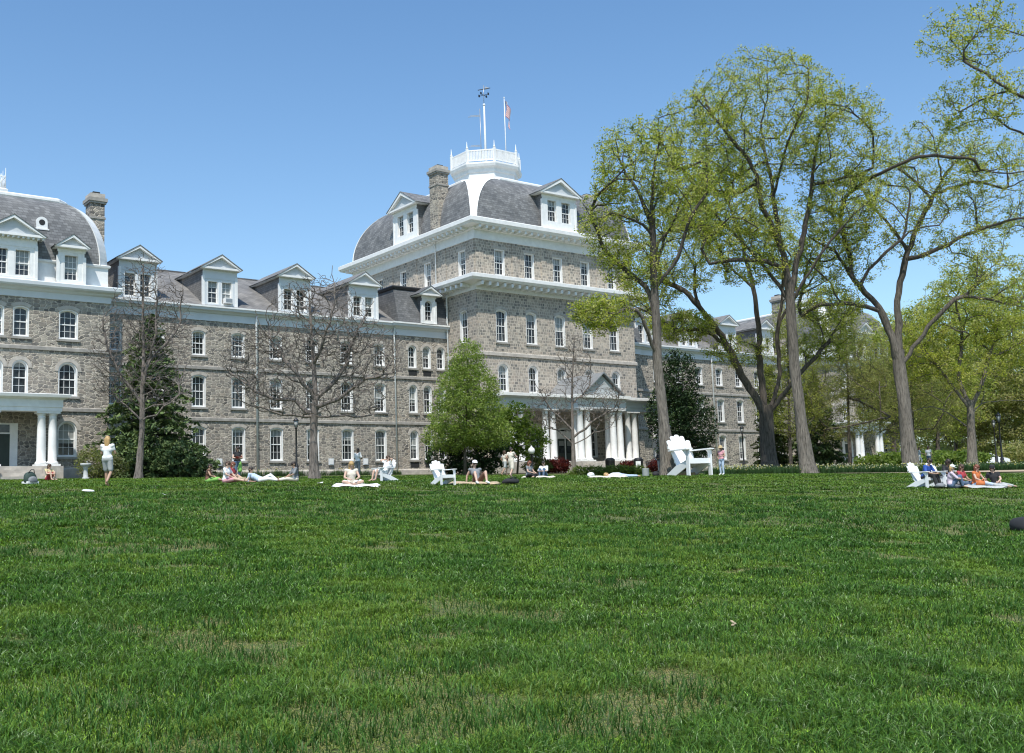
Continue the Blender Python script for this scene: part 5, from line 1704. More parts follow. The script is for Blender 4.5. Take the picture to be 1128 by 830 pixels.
M['chair_white'] = plain('chair_white', (.82, .82, .81), .45, .04, 1.5)
def adirondack(label, x, y, ang, s=1., group=None, z=None):
    """slatted garden chair: fan back with rounded top, sloping seat, wide flat arms"""
    root = thing('garden_chair', label, 'chair', (x, y, (zgf(x, y) if z is None else z) + .01), facing(x, y, ang), group)
    W_ = .62
    # seat slopes down to the back; y is forward
    mb = MB()
    for i in range(5):
        t0, t1 = i / 5, (i + .88) / 5
        ya, yb = .28 - .5 * t0, .28 - .5 * t1
        za, zb = .37 - .14 * t0, .37 - .14 * t1
        mb.add([(-.27 * s, ya * s, za * s), (.27 * s, ya * s, za * s), (.27 * s, yb * s, zb * s), (-.27 * s, yb * s, zb * s),
                (-.27 * s, ya * s, (za - .022) * s), (.27 * s, ya * s, (za - .022) * s), (.27 * s, yb * s, (zb - .022) * s), (-.27 * s, yb * s, (zb - .022) * s)],
               [(0, 1, 2, 3), (7, 6, 5, 4), (0, 4, 5, 1), (1, 5, 6, 2), (2, 6, 7, 3), (3, 7, 4, 0)], 'chair_white')
    mb.box(-.28 * s, .28 * s, .285 * s, .31 * s, .26 * s, .375 * s, 'chair_white')
    mb.build('seat', root)
    mb = MB()
    a = Vector((0, -.20, .20)); d = Vector((0, -.42, .86)).normalized()
    for i in range(5):
        k = i - 2
        xb, xt = k * .1, k * .125
        top = .84 - .035 * k * k * 1.05
        w0, w1 = .049, .061
        n = 6
        out = [(xb - w0, 0), (xb + w0, 0)] + [(xt + w1 * math.cos(t * PI / n), top - w1 * .6 + w1 * .6 * math.sin(t * PI / n)) for t in range(n + 1)]
        f = [Vector((px * s, 0, 0)) + (a + d * q) * s for px, q in out]
        nn = Vector((0, d.z, -d.y)) * (.022 * s)
        m_ = len(out)
        mb.add([tuple(p) for p in f] + [tuple(p - nn) for p in f], [tuple(range(m_)), tuple(range(m_, 2 * m_))[::-1]] + [(j, (j + 1) % m_, m_ + (j + 1) % m_, m_ + j) for j in range(m_)], 'chair_white')
    for q, hw in ((.16, .25), (.52, .31)):
        c = (a + d * q) * s - Vector((0, d.z, -d.y)) * .035 * s
        mb.box(-hw * s, hw * s, c.y - .018 * s, c.y + .012 * s, c.z - .035 * s, c.z + .035 * s, 'chair_white')
    mb.build('backrest', root)
    for sx in (-1, 1):
        mb = MB()
        out = [(.20, -.42), (.34, -.42), (.36, .2), (.37, .36), (.33, .40), (.22, .40), (.19, .34), (.22, 0)]
        m_ = len(out)
        mb.add([(sx * px * s, py * s, .565 * s) for px, py in out] + [(sx * px * s, py * s, .59 * s) for px, py in out],
               [tuple(range(m_)), tuple(range(m_, 2 * m_))[::-1]] + [(j, (j + 1) % m_, m_ + (j + 1) % m_, m_ + j) for j in range(m_)], 'chair_white')
        mb.add([(sx * .30 * s, .30 * s, .40 * s), (sx * .30 * s, .30 * s, .565 * s), (sx * .30 * s, .12 * s, .565 * s), (sx * .325 * s, .30 * s, .40 * s), (sx * .325 * s, .30 * s, .565 * s), (sx * .325 * s, .12 * s, .565 * s)],
               [(0, 1, 2), (3, 4, 5), (0, 3, 5, 2)], 'chair_white')
        mb.build('armrest', root)
        mb = MB()
        xa, xb = sorted((sx * .275 * s, sx * .305 * s))
        mb.box(xa, xb, .23 * s, .345 * s, -.02, .565 * s, 'chair_white')
        mb.build('leg', root)
        mb = MB()      # long rear stringer running from the seat front down to the ground behind
        out = [(.30, .33), (.30, .23), (-.30, .0), (-.62, .0), (-.62, .05), (-.22, .235)]
        m_ = len(out)
        xa, xb = sx * .245 * s, sx * .272 * s
        mb.add([(xa, py * s, pz * s) for py, pz in out] + [(xb, py * s, pz * s) for py, pz in out],
               [tuple(range(m_)), tuple(range(m_, 2 * m_))[::-1]] + [(j, (j + 1) % m_, m_ + (j + 1) % m_, m_ + j) for j in range(m_)], 'chair_white')
        mb.build('leg', root)
    return root
adirondack('giant oversized white wooden garden chair standing beside a tree trunk', 47.5, 44.0, 34, 2.62)
adirondack('empty white garden chair alone on the lawn left of the man in the grey top', 23.2, 34.0, 32, 1.0)
adirondack('white garden chair with a person leaning back, hands behind the head', 25.1, 41.5, -55, 1.0)
adirondack('white garden chair holding the person in blue beside the picnic group', 38.25, 23.5, 55, 1.05)
adirondack('white garden chair half hidden behind the girl in the white cap', 39.75, 23.65, 55, 1.05)

# ================================================================== PEOPLE
SKIN = {}
def flat_mat(name, c, rough=.75):
    if name not in M: M[name] = plain(name, c, rough, .12, 9.)
    return name
flat_mat('skin_light', (.55, .36, .27), .55); flat_mat('skin_tan', (.40, .25, .17), .55); flat_mat('skin_dark', (.13, .075, .05), .5)
flat_mat('eye', (.02, .015, .012), .3)
def capsule(mb, a, b, ra, rb, mat, k=10):
    a, b = Vector(a), Vector(b); d = b - a
    if d.length < 1e-5: d = Vector((0, 0, .001))
    u = d.normalized()
    pts, rad = [], []
    for t in (-.98, -.8, -.45, 0): pts.append(a + u * ra * t); rad.append(ra * math.sqrt(max(.01, 1 - t * t)))
    for t in (0, .45, .8, .98): pts.append(b + u * rb * t); rad.append(rb * math.sqrt(max(.01, 1 - t * t)))
    mb.tube(pts, rad, mat, k)
def fuse(mb, name, voxel):
    """melt overlapping shapes into one continuous smooth surface"""
    me = mb.mesh(name)
    o = bpy.data.objects.new('tmp', me); COL.objects.link(o)
    md = o.modifiers.new('r', 'REMESH'); md.mode = 'VOXEL'; md.voxel_size = voxel; md.use_smooth_shade = True
    ms = o.modifiers.new('s', 'SMOOTH'); ms.factor = .5; ms.iterations = 3
    dg = bpy.context.evaluated_depsgraph_get(); dg.update()
    ev = o.evaluated_get(dg)
    out = bpy.data.meshes.new_from_object(ev)
    out.name = name
    bpy.data.objects.remove(o); bpy.data.meshes.remove(me)
    return out

def pose(kind):
    J = dict(P=(0, 0, .95), C=(0, 0, 1.26), N=(0, -.01, 1.46), H=(0, .02, 1.60),
             SL=(-.18, 0, 1.40), EL=(-.25, -.03, 1.12), WL=(-.24, .06, .88), SR=(.18, 0, 1.40), ER=(.25, -.03, 1.12), WR=(.24, .06, .88),
             HL=(-.09, 0, .92), KL=(-.1, .02, .5), AL=(-.1, -.02, .09), HR=(.09, 0, .92), KR=(.1, .02, .5), AR=(.1, -.02, .09),
             TL=(-.12, .13, .03), TR=(.12, .13, .03))
    if kind == 'stand': pass
    elif kind == 'walk_photo':     # weight on one leg, other heel lifted, hands up in front
        J.update(ER=(.24, .08, 1.14), WR=(.10, .30, 1.30), EL=(-.24, .08, 1.14), WL=(-.06, .30, 1.28), KR=(.1, .06, .5), AR=(.12, -.3, .15), TR=(.13, -.17, .03), KL=(-.1, .14, .5), AL=(-.1, .16, .09), TL=(-.11, .31, .03))
    elif kind == 'hold':           # both forearms up, holding something at chest height
        J.update(ER=(.26, .04, 1.14), WR=(.08, .26, 1.12), EL=(-.26, .04, 1.14), WL=(-.08, .26, 1.10), H=(0, .05, 1.59))
    elif kind == 'hand_hip':
        J.update(ER=(.36, -.08, 1.16), WR=(.18, .06, 1.0), EL=(-.3, .06, 1.14), WL=(-.2, .24, 1.12))
    elif kind == 'stride':
        J.update(KL=(-.1, .22, .52), AL=(-.1, .16, .09), TL=(-.1, .3, .03), KR=(.1, -.06, .5), AR=(.1, -.34, .13), TR=(.1, -.22, .03), ER=(.28, .14, 1.16), WR=(.22, .38, 1.08), EL=(-.28, -.12, 1.14), WL=(-.26, .02, .92))
    else:
        # seated on the ground: the trunk is lowered and folded
        J.update(P=(0, 0, .12), C=(0, .04, .44), N=(0, .06, .62), H=(0, .10, .76), SL=(-.18, .05, .57), SR=(.18, .05, .57), HL=(-.09, .03, .11), HR=(.09, .03, .11))
        if kind == 'cross':
            J.update(KL=(-.34, .32, .17), AL=(.08, .40, .07), TL=(.2, .36, .04), KR=(.34, .32, .17), AR=(-.08, .34, .06), TR=(-.2, .3, .04), EL=(-.26, .16, .33), WL=(-.14, .36, .26), ER=(.26, .16, .33), WR=(.14, .36, .26))
        elif kind == 'knees_back':   # leaning back on the arms, knees up
            J.update(C=(0, -.14, .42), N=(0, -.2, .59), H=(0, -.18, .74), SL=(-.19, -.18, .54), SR=(.19, -.18, .54), EL=(-.28, -.3, .3), WL=(-.3, -.32, .05), ER=(.28, -.3, .3), WR=(.3, -.32, .05),
                     KL=(-.2, .40, .43), AL=(-.18, .55, .07), TL=(-.2, .72, .03), KR=(.2, .36, .42), AR=(.22, .6, .07), TR=(.24, .76, .03))
        elif kind == 'knees_fwd':    # knees drawn up, arms round them
            J.update(KL=(-.12, .36, .45), AL=(-.1, .44, .07), TL=(-.1, .6, .03), KR=(.12, .36, .45), AR=(.1, .44, .07), TR=(.1, .6, .03), EL=(-.25, .24, .36), WL=(-.08, .46, .34), ER=(.25, .24, .36), WR=(.08, .46, .34))
        elif kind == 'legs_out':
            J.update(KL=(-.1, .47, .13), AL=(-.1, .9, .08), TL=(-.11, .95, .2), KR=(.1, .47, .16), AR=(.12, .88, .08), TR=(.13, .94, .2), EL=(-.26, .18, .34), WL=(-.12, .38, .24), ER=(.26, .18, .34), WR=(.12, .38, .24))
        elif kind == 'lean_side':    # leaning on one straight arm, legs folded to the side
            J.update(C=(.05, 0, .43), N=(.08, .02, .6), H=(.08, .05, .75), SL=(-.11, 0, .56), SR=(.25, .01, .54), ER=(.38, -.04, .3), WR=(.42, -.02, .05), EL=(-.2, .12, .34), WL=(-.1, .3, .22),
                     KL=(-.3, .34, .14), AL=(-.6, .1, .07), TL=(-.72, .04, .04), KR=(-.02, .44, .12), AR=(-.42, .36, .07), TR=(-.55, .32, .04))
        elif kind == 'recline':      # propped on the elbows, legs stretched
            J.update(C=(0, -.32, .26), N=(0, -.46, .40), H=(0, -.46, .56), SL=(-.19, -.42, .35), SR=(.19, -.42, .35), EL=(-.24, -.5, .07), WL=(-.22, -.24, .05), ER=(.24, -.5, .07), WR=(.22, -.24, .05),
                     KL=(-.1, .42, .3), AL=(-.1, .72, .08), TL=(-.1, .84, .06), KR=(.1, .46, .14), AR=(.12, .88, .07), TR=(.13, .94, .18))
        elif kind == 'prone':        # lying on the front, arms folded under the head
            J.update(P=(0, 0, .13), C=(0, .3, .13), N=(0, .5, .15), H=(.02, .64, .16), SL=(-.18, .46, .12), SR=(.18, .46, .12), EL=(-.3, .62, .06), WL=(-.06, .78, .05), ER=(.3, .62, .06), WR=(.06, .8, .05),
                     HL=(-.09, -.03, .12), HR=(.09, -.03, .12), KL=(-.12, -.45, .08), AL=(-.14, -.88, .07), TL=(-.15, -1.02, .04), KR=(.12, -.45, .08), AR=(.13, -.88, .07), TR=(.15, -1.02, .04))
        elif kind == 'chair':        # reclining in a low garden chair
            J.update(P=(0, -.06, .40), C=(0, -.22, .68), N=(0, -.30, .86), H=(0, -.28, 1.01), SL=(-.18, -.28, .81), SR=(.18, -.28, .81), HL=(-.09, -.03, .38), HR=(.09, -.03, .38),
                     KL=(-.13, .40, .46), AL=(-.13, .50, .08), TL=(-.14, .66, .03), KR=(.13, .40, .46), AR=(.13, .50, .08), TR=(.14, .66, .03), EL=(-.3, -.1, .64), WL=(-.24, .12, .64), ER=(.3, -.1, .64), WR=(.24, .12, .64))
        elif kind == 'chair_relax':
            J.update(pose('chair')); J.update(EL=(-.44, -.2, .95), WL=(-.12, -.36, .98), ER=(.44, -.2, .95), WR=(.12, -.36, .98))
        elif kind == 'chair_fwd':    # sitting forward in the chair
            J.update(pose('chair')); J.update(C=(0, .06, .68), N=(0, .14, .85), H=(0, .2, .98), SL=(-.18, .1, .79), SR=(.18, .1, .79), EL=(-.28, .22, .56), WL=(-.12, .44, .52), ER=(.28, .22, .56), WR=(.12, .44, .52))
    return J

def person(label, x, y, ang, kind, skin='skin_light', hair=(.06, .035, .02), hair_len=.0, top=None, sleeves=.5, bottom=None, legs='trousers', shoes=None, cap=None, h=1.7, face=True, tilt=0, dz=0., hat=None):
    root = thing('person', label, 'person', (x, y, zgf(x, y) + .012 + dz), facing(x, y, ang))
    k = h / 1.7
    J = {n: Vector(p) * k for n, p in pose(kind).items()}
    up = (J['H'] - J['N']).normalized()
    # --- body: one continuous surface
    mb = MB(); m_ = skin
    capsule(mb, J['P'] - Vector((.05, 0, 0)) * k, J['P'] + Vector((.05, 0, 0)) * k, .115 * k, .115 * k, m_)
    capsule(mb, J['P'], J['C'], .12 * k, .125 * k, m_)
    capsule(mb, J['C'] - Vector((.05, 0, 0)) * k, J['C'] + Vector((.05, 0, 0)) * k, .115 * k, .115 * k, m_)
    for s in 'LR':
        S, E, W_ = J['S' + s], J['E' + s], J['W' + s]
        capsule(mb, J['C'].lerp(J['N'], .3), S, .1 * k, .062 * k, m_)
        capsule(mb, S, E, .052 * k, .04 * k, m_); capsule(mb, E, W_, .04 * k, .027 * k, m_)
        H_, K, A, T = J['H' + s], J['K' + s], J['A' + s], J['T' + s]
        capsule(mb, J['P'], H_, .11 * k, .095 * k, m_)
        capsule(mb, H_, K, .088 * k, .056 * k, m_); capsule(mb, K, K.lerp(A, .35), .054 * k, .056 * k, m_); capsule(mb, K.lerp(A, .35), A, .055 * k, .036 * k, m_)
        capsule(mb, A + (A - T) * .12, T, .036 * k, .028 * k, m_)
        d = (W_ - E).normalized(); capsule(mb, W_, W_ + d * .07 * k, .028 * k, .03 * k, m_, 8)
    capsule(mb, J['N'] - up * .05 * k, J['H'] - up * .03 * k, .055 * k, .05 * k, m_)
    Hc = J['H']
    capsule(mb, Hc + up * .035 * k, Hc + up * .03 * k + Vector((0, -.012, 0)) * k, .088 * k, .09 * k, m_)
    fw = Vector((0, 1, 0)) if abs(up.y) < .8 else Vector((0, 0, -1))
    fw = (fw - up * fw.dot(up)).normalized()
    capsule(mb, Hc + up * .0 * k + fw * .03 * k, Hc - up * .055 * k + fw * .045 * k, .062 * k, .04 * k, m_)
    capsule(mb, Hc + up * .02 * k + fw * .088 * k, Hc - up * .012 * k + fw * .1 * k, .011 * k, .016 * k, m_, 6)
    sd = up.cross(fw)
    for s_ in (-1, 1): capsule(mb, Hc + sd * (.085 * s_ * k) + up * .02 * k, Hc + sd * (.088 * s_ * k) - up * .02 * k, .016 * k, .014 * k, m_, 6)
    me = fuse(mb, 'person', .016 * k)
    # --- fingers are added to the same mesh, rooted in the palm
    fb = MB()
    for s in 'LR':
        E, W_ = J['E' + s], J['W' + s]; d = (W_ - E).normalized()
        ax = d.cross(Vector((.2, .1, 1))).normalized(); nz = d.cross(ax)
        palm = W_ + d * .085 * k
        for q, ln in zip((-1.5, -.5, .5, 1.5), (.058, .072, .076, .066)):
            b0 = palm + ax * (.0165 * q * k) - d * .02 * k
            p1 = b0 + d * (ln * .55 + .02) * k - nz * .006 * k; p2 = p1 + d * ln * .45 * k - nz * .028 * k
            fb.tube([b0, p1, p2], [.0095 * k, .009 * k, .007 * k], m_, 6)
        sg = 1 if s == 'L' else -1
        t0 = W_ + d * .03 * k + ax * (.02 * sg * k)
        t1 = t0 + d * .035 * k + ax * (.028 * sg * k); t2 = t1 + d * .03 * k - nz * .012 * k
        fb.tube([t0, t1, t2], [.012 * k, .0105 * k, .008 * k], m_, 6)
    fm = fb.mesh('fingers')
    bm = bmesh.new(); bm.from_mesh(me); bm.from_mesh(fm); bm.to_mesh(me); bm.free(); bpy.data.meshes.remove(fm)
    link('body', me, root)
    # --- clothes
    if top:
        mb = MB(); t = top
        capsule(mb, J['P'].lerp(J['C'], .12) - Vector((.055, 0, 0)) * k, J['P'].lerp(J['C'], .12) + Vector((.055, 0, 0)) * k, .132 * k, .132 * k, t)
        capsule(mb, J['P'].lerp(J['C'], .12), J['C'], .135 * k, .14 * k, t)
        capsule(mb, J['C'] - Vector((.055, 0, 0)) * k, J['C'] + Vector((.055, 0, 0)) * k, .13 * k, .13 * k, t)
        for s in 'LR':
            S, E, W_ = J['S' + s], J['E' + s], J['W' + s]
            capsule(mb, J['C'].lerp(J['N'], .3), S, .112 * k, .074 * k, t)
            if sleeves > 0:
                capsule(mb, S, S.lerp(E, min(1, sleeves)), .062 * k, .056 * k, t)
            if sleeves > 1: capsule(mb, E, E.lerp(W_, min(1, sleeves - 1)), .055 * k, .043 * k, t)
        link('shirt', fuse(mb, 'shirt', .017 * k), root)
    if bottom:
        mb = MB(); t = bottom
        capsule(mb, J['P'] - Vector((.055, 0, 0)) * k, J['P'] + Vector((.055, 0, 0)) * k, .13 * k, .13 * k, t)
        for s in 'LR':
            H_, K, A = J['H' + s], J['K' + s], J['A' + s]
            capsule(mb, J['P'], H_, .125 * k, .11 * k, t)
            if legs == 'shorts': capsule(mb, H_, H_.lerp(K, .78), .104 * k, .088 * k, t)
            elif legs == 'skirt':
                capsule(mb, H_, H_.lerp(K, .95), .108 * k, .1 * k, t)
            else:
                capsule(mb, H_, K, .103 * k, .073 * k, t); capsule(mb, K, A.lerp(K, .06), .07 * k, .055 * k, t)
        if legs == 'skirt':
            capsule(mb, J['P'], (J['KL'] + J['KR']) / 2, .14 * k, .13 * k, t)
        link('trousers' if legs == 'trousers' else legs, fuse(mb, legs, .017 * k), root)
    if shoes:
        for s in 'LR':
            mb = MB(); A, T = J['A' + s], J['T' + s]
            capsule(mb, A + (A - T) * .15, T + (T - A) * .05, .046 * k, .037 * k, shoes); link('shoe', fuse(mb, 'shoe', .014 * k), root)
    # --- hair
    hm = flat_mat('hair_%d_%d_%d' % tuple(int(c * 100) for c in hair), hair, .6)
    mb = MB()
    capsule(mb, Hc + up * .05 * k - fw * .02 * k, Hc + up * .042 * k + fw * .012 * k, .094 * k, .09 * k, hm)
    capsule(mb, Hc + up * .03 * k - fw * .035 * k, Hc - up * .03 * k - fw * .045 * k, .088 * k, .07 * k, hm)
    if hair_len > 0:
        for dx in (-.045, 0, .045):
            a = Hc - fw * .055 * k + sd * dx * k; dn = Vector((0, 0, -1)) if up.z > .4 else -up
            capsule(mb, a, a + dn * (hair_len * k) - fw * .02 * k, .062 * k, .04 * k, hm)
    link('hair', fuse(mb, 'hair', .016 * k), root)
    if cap:
        mb = MB()
        T = Matrix.Translation(Hc + up * .055 * k) @ up.to_track_quat('Z', 'Y').to_matrix().to_4x4()
        mb.lathe([(.1 * k, 0), (.103 * k, .02 * k), (.09 * k, .07 * k), (.05 * k, .1 * k), (.008 * k, .108 * k)], (0, 0, 0), cap, 14, T=T)
        pk = [Hc + up * .062 * k + fw * (.08 + .1 * math.cos(t)) * k + sd * .08 * math.sin(t) * k for t in np.linspace(-PI / 2, PI / 2, 9)]
        mb.add([tuple(p) for p in pk] + [tuple(p + up * .012 * k) for p in pk], [tuple(range(9)), tuple(range(9, 18))[::-1]] + [(j, (j + 1) % 9, 9 + (j + 1) % 9, 9 + j) for j in range(9)], cap)
        mb.build('cap', root)
    if hat:
        mb = MB()
        T = Matrix.Translation(Hc + up * .05 * k) @ up.to_track_quat('Z', 'Y').to_matrix().to_4x4()
        mb.lathe([(.2 * k, -.01 * k), (.21 * k, 0), (.11 * k, .02 * k), (.104 * k, .06 * k), (.09 * k, .11 * k), (.03 * k, .125 * k)], (0, 0, 0), hat, 18, T=T)
        mb.build('hat', root)
    if face:
        for s_ in (-1, 1):
            mb = MB(); mb.ball(Hc + fw * .088 * k + up * .024 * k + sd * (.032 * s_) * k, .0105 * k, 'eye', 8); mb.build('eye', root)
        mb = MB(); mb.beam(Hc + fw * .088 * k - up * .045 * k - sd * .022 * k, Hc + fw * .088 * k - up * .045 * k + sd * .022 * k, .01 * k, .008 * k, flat_mat('lips', (.35, .12, .1))); mb.build('mouth', root)
    return root

for n, c in dict(c_white=(.78, .78, .77), c_grey=(.2, .21, .22), c_ltgrey=(.42, .43, .42), c_black=(.02, .02, .022), c_blue=(.02, .07, .30), c_jeans=(.09, .14, .22), c_lilac=(.6, .5, .58), c_orange=(.55, .16, .05),
                 c_green=(.22, .45, .1), c_red=(.4, .05, .06), c_cream=(.66, .6, .5), c_tan=(.42, .33, .22), c_paleblue=(.45, .55, .68), c_brown=(.14, .07, .045), c_yellow=(.6, .5, .28), c_pink=(.6, .3, .33), c_straw=(.5, .38, .2)).items():
    flat_mat(n, c, .85)
BLOND = (.42, .27, .11); BROWN = (.06, .032, .018); DKBR = (.025, .016, .012); REDH = (.16, .05, .025)
person('blond woman standing barefoot, seen from behind, in white tee and grey knee shorts', 12.16, 38.27, 155, 'walk_photo', 'skin_tan', BLOND, .24, 'c_white', .5, 'c_ltgrey', 'shorts', face=False)
person('person with long hair in yellow sitting on the grass before the left porch column', 16.3, 61.0, 35, 'knees_fwd', 'skin_light', BROWN, .25, 'c_yellow', .4, 'c_red', 'shorts')
person('sitter in brown top and bright green skirt, leftmost of the group by the bare tree', 18.7, 45.4, 75, 'legs_out', 'skin_tan', DKBR, .0, 'c_brown', .0, 'c_green', 'skirt', h=1.55)
person('person in a white tee sitting side-on with legs stretched, front of the left group', 18.05, 42.0, 60, 'legs_out', 'skin_light', BROWN, .0, 'c_white', .6, 'c_pink', 'shorts')
person('person in a red top sitting right behind the white tee', 19.4, 44.6, 70, 'legs_out', 'skin_light', REDH, .2, 'c_red', .5, 'c_tan', 'trousers')
person('standing woman with long dark hair reading a book, green wrap over her jeans', 23.4, 53.0, 25, 'hold', 'skin_light', DKBR, .32, 'c_black', .3, 'c_jeans', 'trousers', shoes='c_black')
person('person in a pale blue shirt reclining on the elbows, white trousers', 20.3, 43.6, 60, 'recline', 'skin_tan', DKBR, .0, 'c_paleblue', 1.2, 'c_white', 'trousers')
person('dark-haired person in a grey shirt sitting with legs stretched to the left', 22.4, 44.5, -70, 'legs_out', 'skin_tan', DKBR, .0, 'c_grey', .9, 'c_cream', 'trousers')
person('blond woman in a pale top sitting cross-legged on a white blanket', 19.27, 34.02, 10, 'cross', 'skin_light', BLOND, .28, 'c_cream', .0, 'c_white', 'shorts')
person('person in a loose white shirt standing behind the blond woman on the blanket', 32.4, 56.4, 140, 'hold', 'skin_dark', DKBR, .0, 'c_white', .8, 'c_grey', 'trousers', shoes='c_black', face=False)
person('person leaning back in a white chair with hands behind the head, white clothes', 25.1, 41.5, -55, 'chair_relax', 'skin_light', BROWN, .0, 'c_white', .5, 'c_white', 'shorts', h=1.68)
person('man in grey sleeveless top and white cap sitting on the lawn with knees up', 24.8, 34.1, 20, 'knees_back', 'skin_light', BROWN, .0, 'c_grey', .0, 'c_brown', 'shorts', shoes='c_white', cap='c_white', h=1.78)
person('woman in a white dress stepping away, arm out to the right', 37.6, 48.4, 150, 'stride', 'skin_light', DKBR, .0, 'c_cream', .3, 'c_cream', 'skirt', face=False, h=1.65)
person('person in a light top bending towards the shrubs, behind the woman in the white dress', 43.2, 56.3, 120, 'stride', 'skin_tan', BROWN, .25, 'c_cream', .4, 'c_ltgrey', 'shorts', face=False, h=1.6)
person('red-haired woman sitting on the lawn in a dark top', 35.2, 43.9, 55, 'cross', 'skin_light', REDH, .3, 'c_grey', .4, 'c_black', 'trousers')
person('person in a white shirt sitting beside the red-haired woman', 37.0, 44.8, -20, 'knees_fwd', 'skin_light', DKBR, .0, 'c_white', .9, 'c_jeans', 'trousers')
person('person lying face down on the grass in a white top and pale blue trousers', 37.5, 39.6, -80, 'prone', 'skin_light', BLOND, .0, 'c_white', .5, 'c_paleblue', 'trousers', face=False)
person('person in a straw hat and jeans standing right of the giant white chair', 50.65, 44.5, -35, 'hand_hip', 'skin_tan', BROWN, .1, 'c_pink', .3, 'c_paleblue', 'trousers', shoes='c_white', hat='c_straw', h=1.72)
person('person in dark clothes beside the slender trunk near the porch', 63.6, 62.4, 20, 'hold', 'skin_dark', DKBR, .0, 'c_black', .8, 'c_grey', 'trousers', shoes='c_black')
person('person in a bright blue shirt and black trousers sitting forward in a white chair', 38.32, 23.47, 55, 'chair_fwd', 'skin_tan', DKBR, .0, 'c_blue', .7, 'c_black', 'trousers', shoes='c_white', dz=.0, h=1.72)
person('person in black sitting forward in the second white chair', 39.85, 23.6, 55, 'chair_fwd', 'skin_dark', DKBR, .12, 'c_black', .8, 'c_grey', 'trousers', shoes='c_black', h=1.66)
person('girl in a white cap and lilac shirt sitting on the picnic cloth', 38.75, 22.75, 100, 'knees_fwd', 'skin_light', BLOND, .1, 'c_lilac', .9, 'c_jeans', 'trousers', cap='c_white', h=1.66)
person('person in a dark red top sitting between the lilac shirt and the orange bag', 40.25, 23.2, 60, 'cross', 'skin_tan', BROWN, .2, 'c_red', .5, 'c_jeans', 'trousers')
person('long-haired person in an orange top sitting on the picnic cloth', 40.3, 22.6, 60, 'legs_out', 'skin_light', REDH, .28, 'c_orange', .2, 'c_paleblue', 'trousers')
person('person in black tee and dark cap leaning on one arm, rightmost of the picnic', 40.5, 21.9, -5, 'lean_side', 'skin_light', DKBR, .1, 'c_black', .45, 'c_ltgrey', 'trousers', cap='c_black')
person('distant person in a white shirt standing behind the bed by the broad grey trunk', 80.6, 49.0, 150, 'stand', 'skin_light', BROWN, .0, 'c_white', .5, 'c_jeans', 'trousers', face=False)
person('distant person in pale blue walking on the far path', 93.8, 58.0, 100, 'stride', 'skin_light', DKBR, .1, 'c_paleblue', .6, 'c_white', 'trousers', face=False)
person('distant person in dark grey beside the one in pale blue on the far path', 90.6, 57.0, 100, 'stride', 'skin_tan', DKBR, .0, 'c_grey', .8, 'c_black', 'trousers', face=False)

# ================================================================== THINGS ON THE LAWN
def small(name, label, cat, mb, x, y, rotz=0., dz=.0, group=None):
    o = mb.build(name, None, (x, y, zgf(x, y) + dz), rotz)
    return tag(o, label, cat, group)
def cloth(name, label, x, y, sx, sy, mat, rot, cat='blanket', seed=0):
    rng = np.random.default_rng(seed); n = 14
    vs, fs = [], []
    for j in range(n + 1):
        for i in range(n + 1):
            u, v = (i / n - .5) * sx, (j / n - .5) * sy
            u2 = u * (1 + .06 * math.sin(v * 7)); v2 = v * (1 + .06 * math.sin(u * 6 + 1))
            c, s = math.cos(rot), math.sin(rot)
            wx, wy = x + u2 * c - v2 * s, y + u2 * s + v2 * c
            vs.append((wx - x, wy - y, zgf(wx, wy) - zgf(x, y) + .1 + .02 * math.sin(u * 9 + v * 4) + .014 * rng.random() - (.06 if i in (0, n) or j in (0, n) else 0)))
    for j in range(n):
        for i in range(n): fs.append((j * (n + 1) + i, j * (n + 1) + i + 1, (j + 1) * (n + 1) + i + 1, (j + 1) * (n + 1) + i))
    mb = MB(); mb.add(vs, fs, mat, True)
    return small(name, label, cat, mb, x, y)
cloth('blanket', 'white blanket under the cross-legged blond woman', 19.4, 33.9, 1.6, 1.0, 'c_white', -.6, seed=1)
cloth('blanket', 'tan towel under the man in the grey sleeveless top', 24.6, 34.0, 1.9, .7, 'c_tan', -.65, seed=3)
cloth('blanket', 'cream towel between the red-haired woman and the white shirt', 36.1, 44.2, 1.7, .6, 'c_cream', -.7, seed=4)
cloth('blanket', 'pale towel under the person lying face down', 36.9, 39.8, 1.9, .6, 'c_cream', -.75, seed=5)
cloth('blanket', 'pale blue picnic cloth under the seated group at the right', 39.75, 22.5, 2.5, 1.0, 'c_ltgrey', -.85, seed=6)
# flying disc and litter
mb = MB(); mb.lathe([(.005, .03), (.09, .03), (.12, .026), (.135, .012), (.137, .0), (.13, .0), (.125, .016), (.005, .022)], (0, 0, 0), 'c_white', 24)
d_ = small('flying_disc', 'white flying disc lying on the grass below the blond standing woman', 'disc', mb, 9.79, 32.5, 0, .1)
d_.rotation_euler = (.12, .05, 0); d_.scale = (1.25, 1.25, 1.25)
mb = MB(); mb.add([(-.16, -.06, 0), (0, -.1, .05), (.14, -.02, .01), (.17, .1, .04), (.02, .08, .0), (-.13, .1, .05)], [(0, 1, 4, 5), (1, 2, 3, 4)], 'c_white')
small('paper_scrap', 'crumpled pale paper scrap on the grass in front of the green skirt', 'paper', mb, 10.95, 29.33, .4, .09)
mb = MB(); mb.add([(-.2, -.06, 0), (0, -.1, .05), (.18, -.02, .01), (.2, .1, .04), (.02, .08, .0), (-.16, .1, .05)], [(0, 1, 4, 5), (1, 2, 3, 4)], 'c_white')
small('paper_scrap', 'pale paper scrap on the grass left of the white blanket', 'paper', mb, 18.9, 35.6, 1.1, .09)
mb = MB()
for i, (a, b) in enumerate([((-.035, 0, 0), (.045, .015, .015)), ((0, -.015, .01), (.02, .035, .035))]): mb.beam(a, b, .025, .006, 'c_tan')
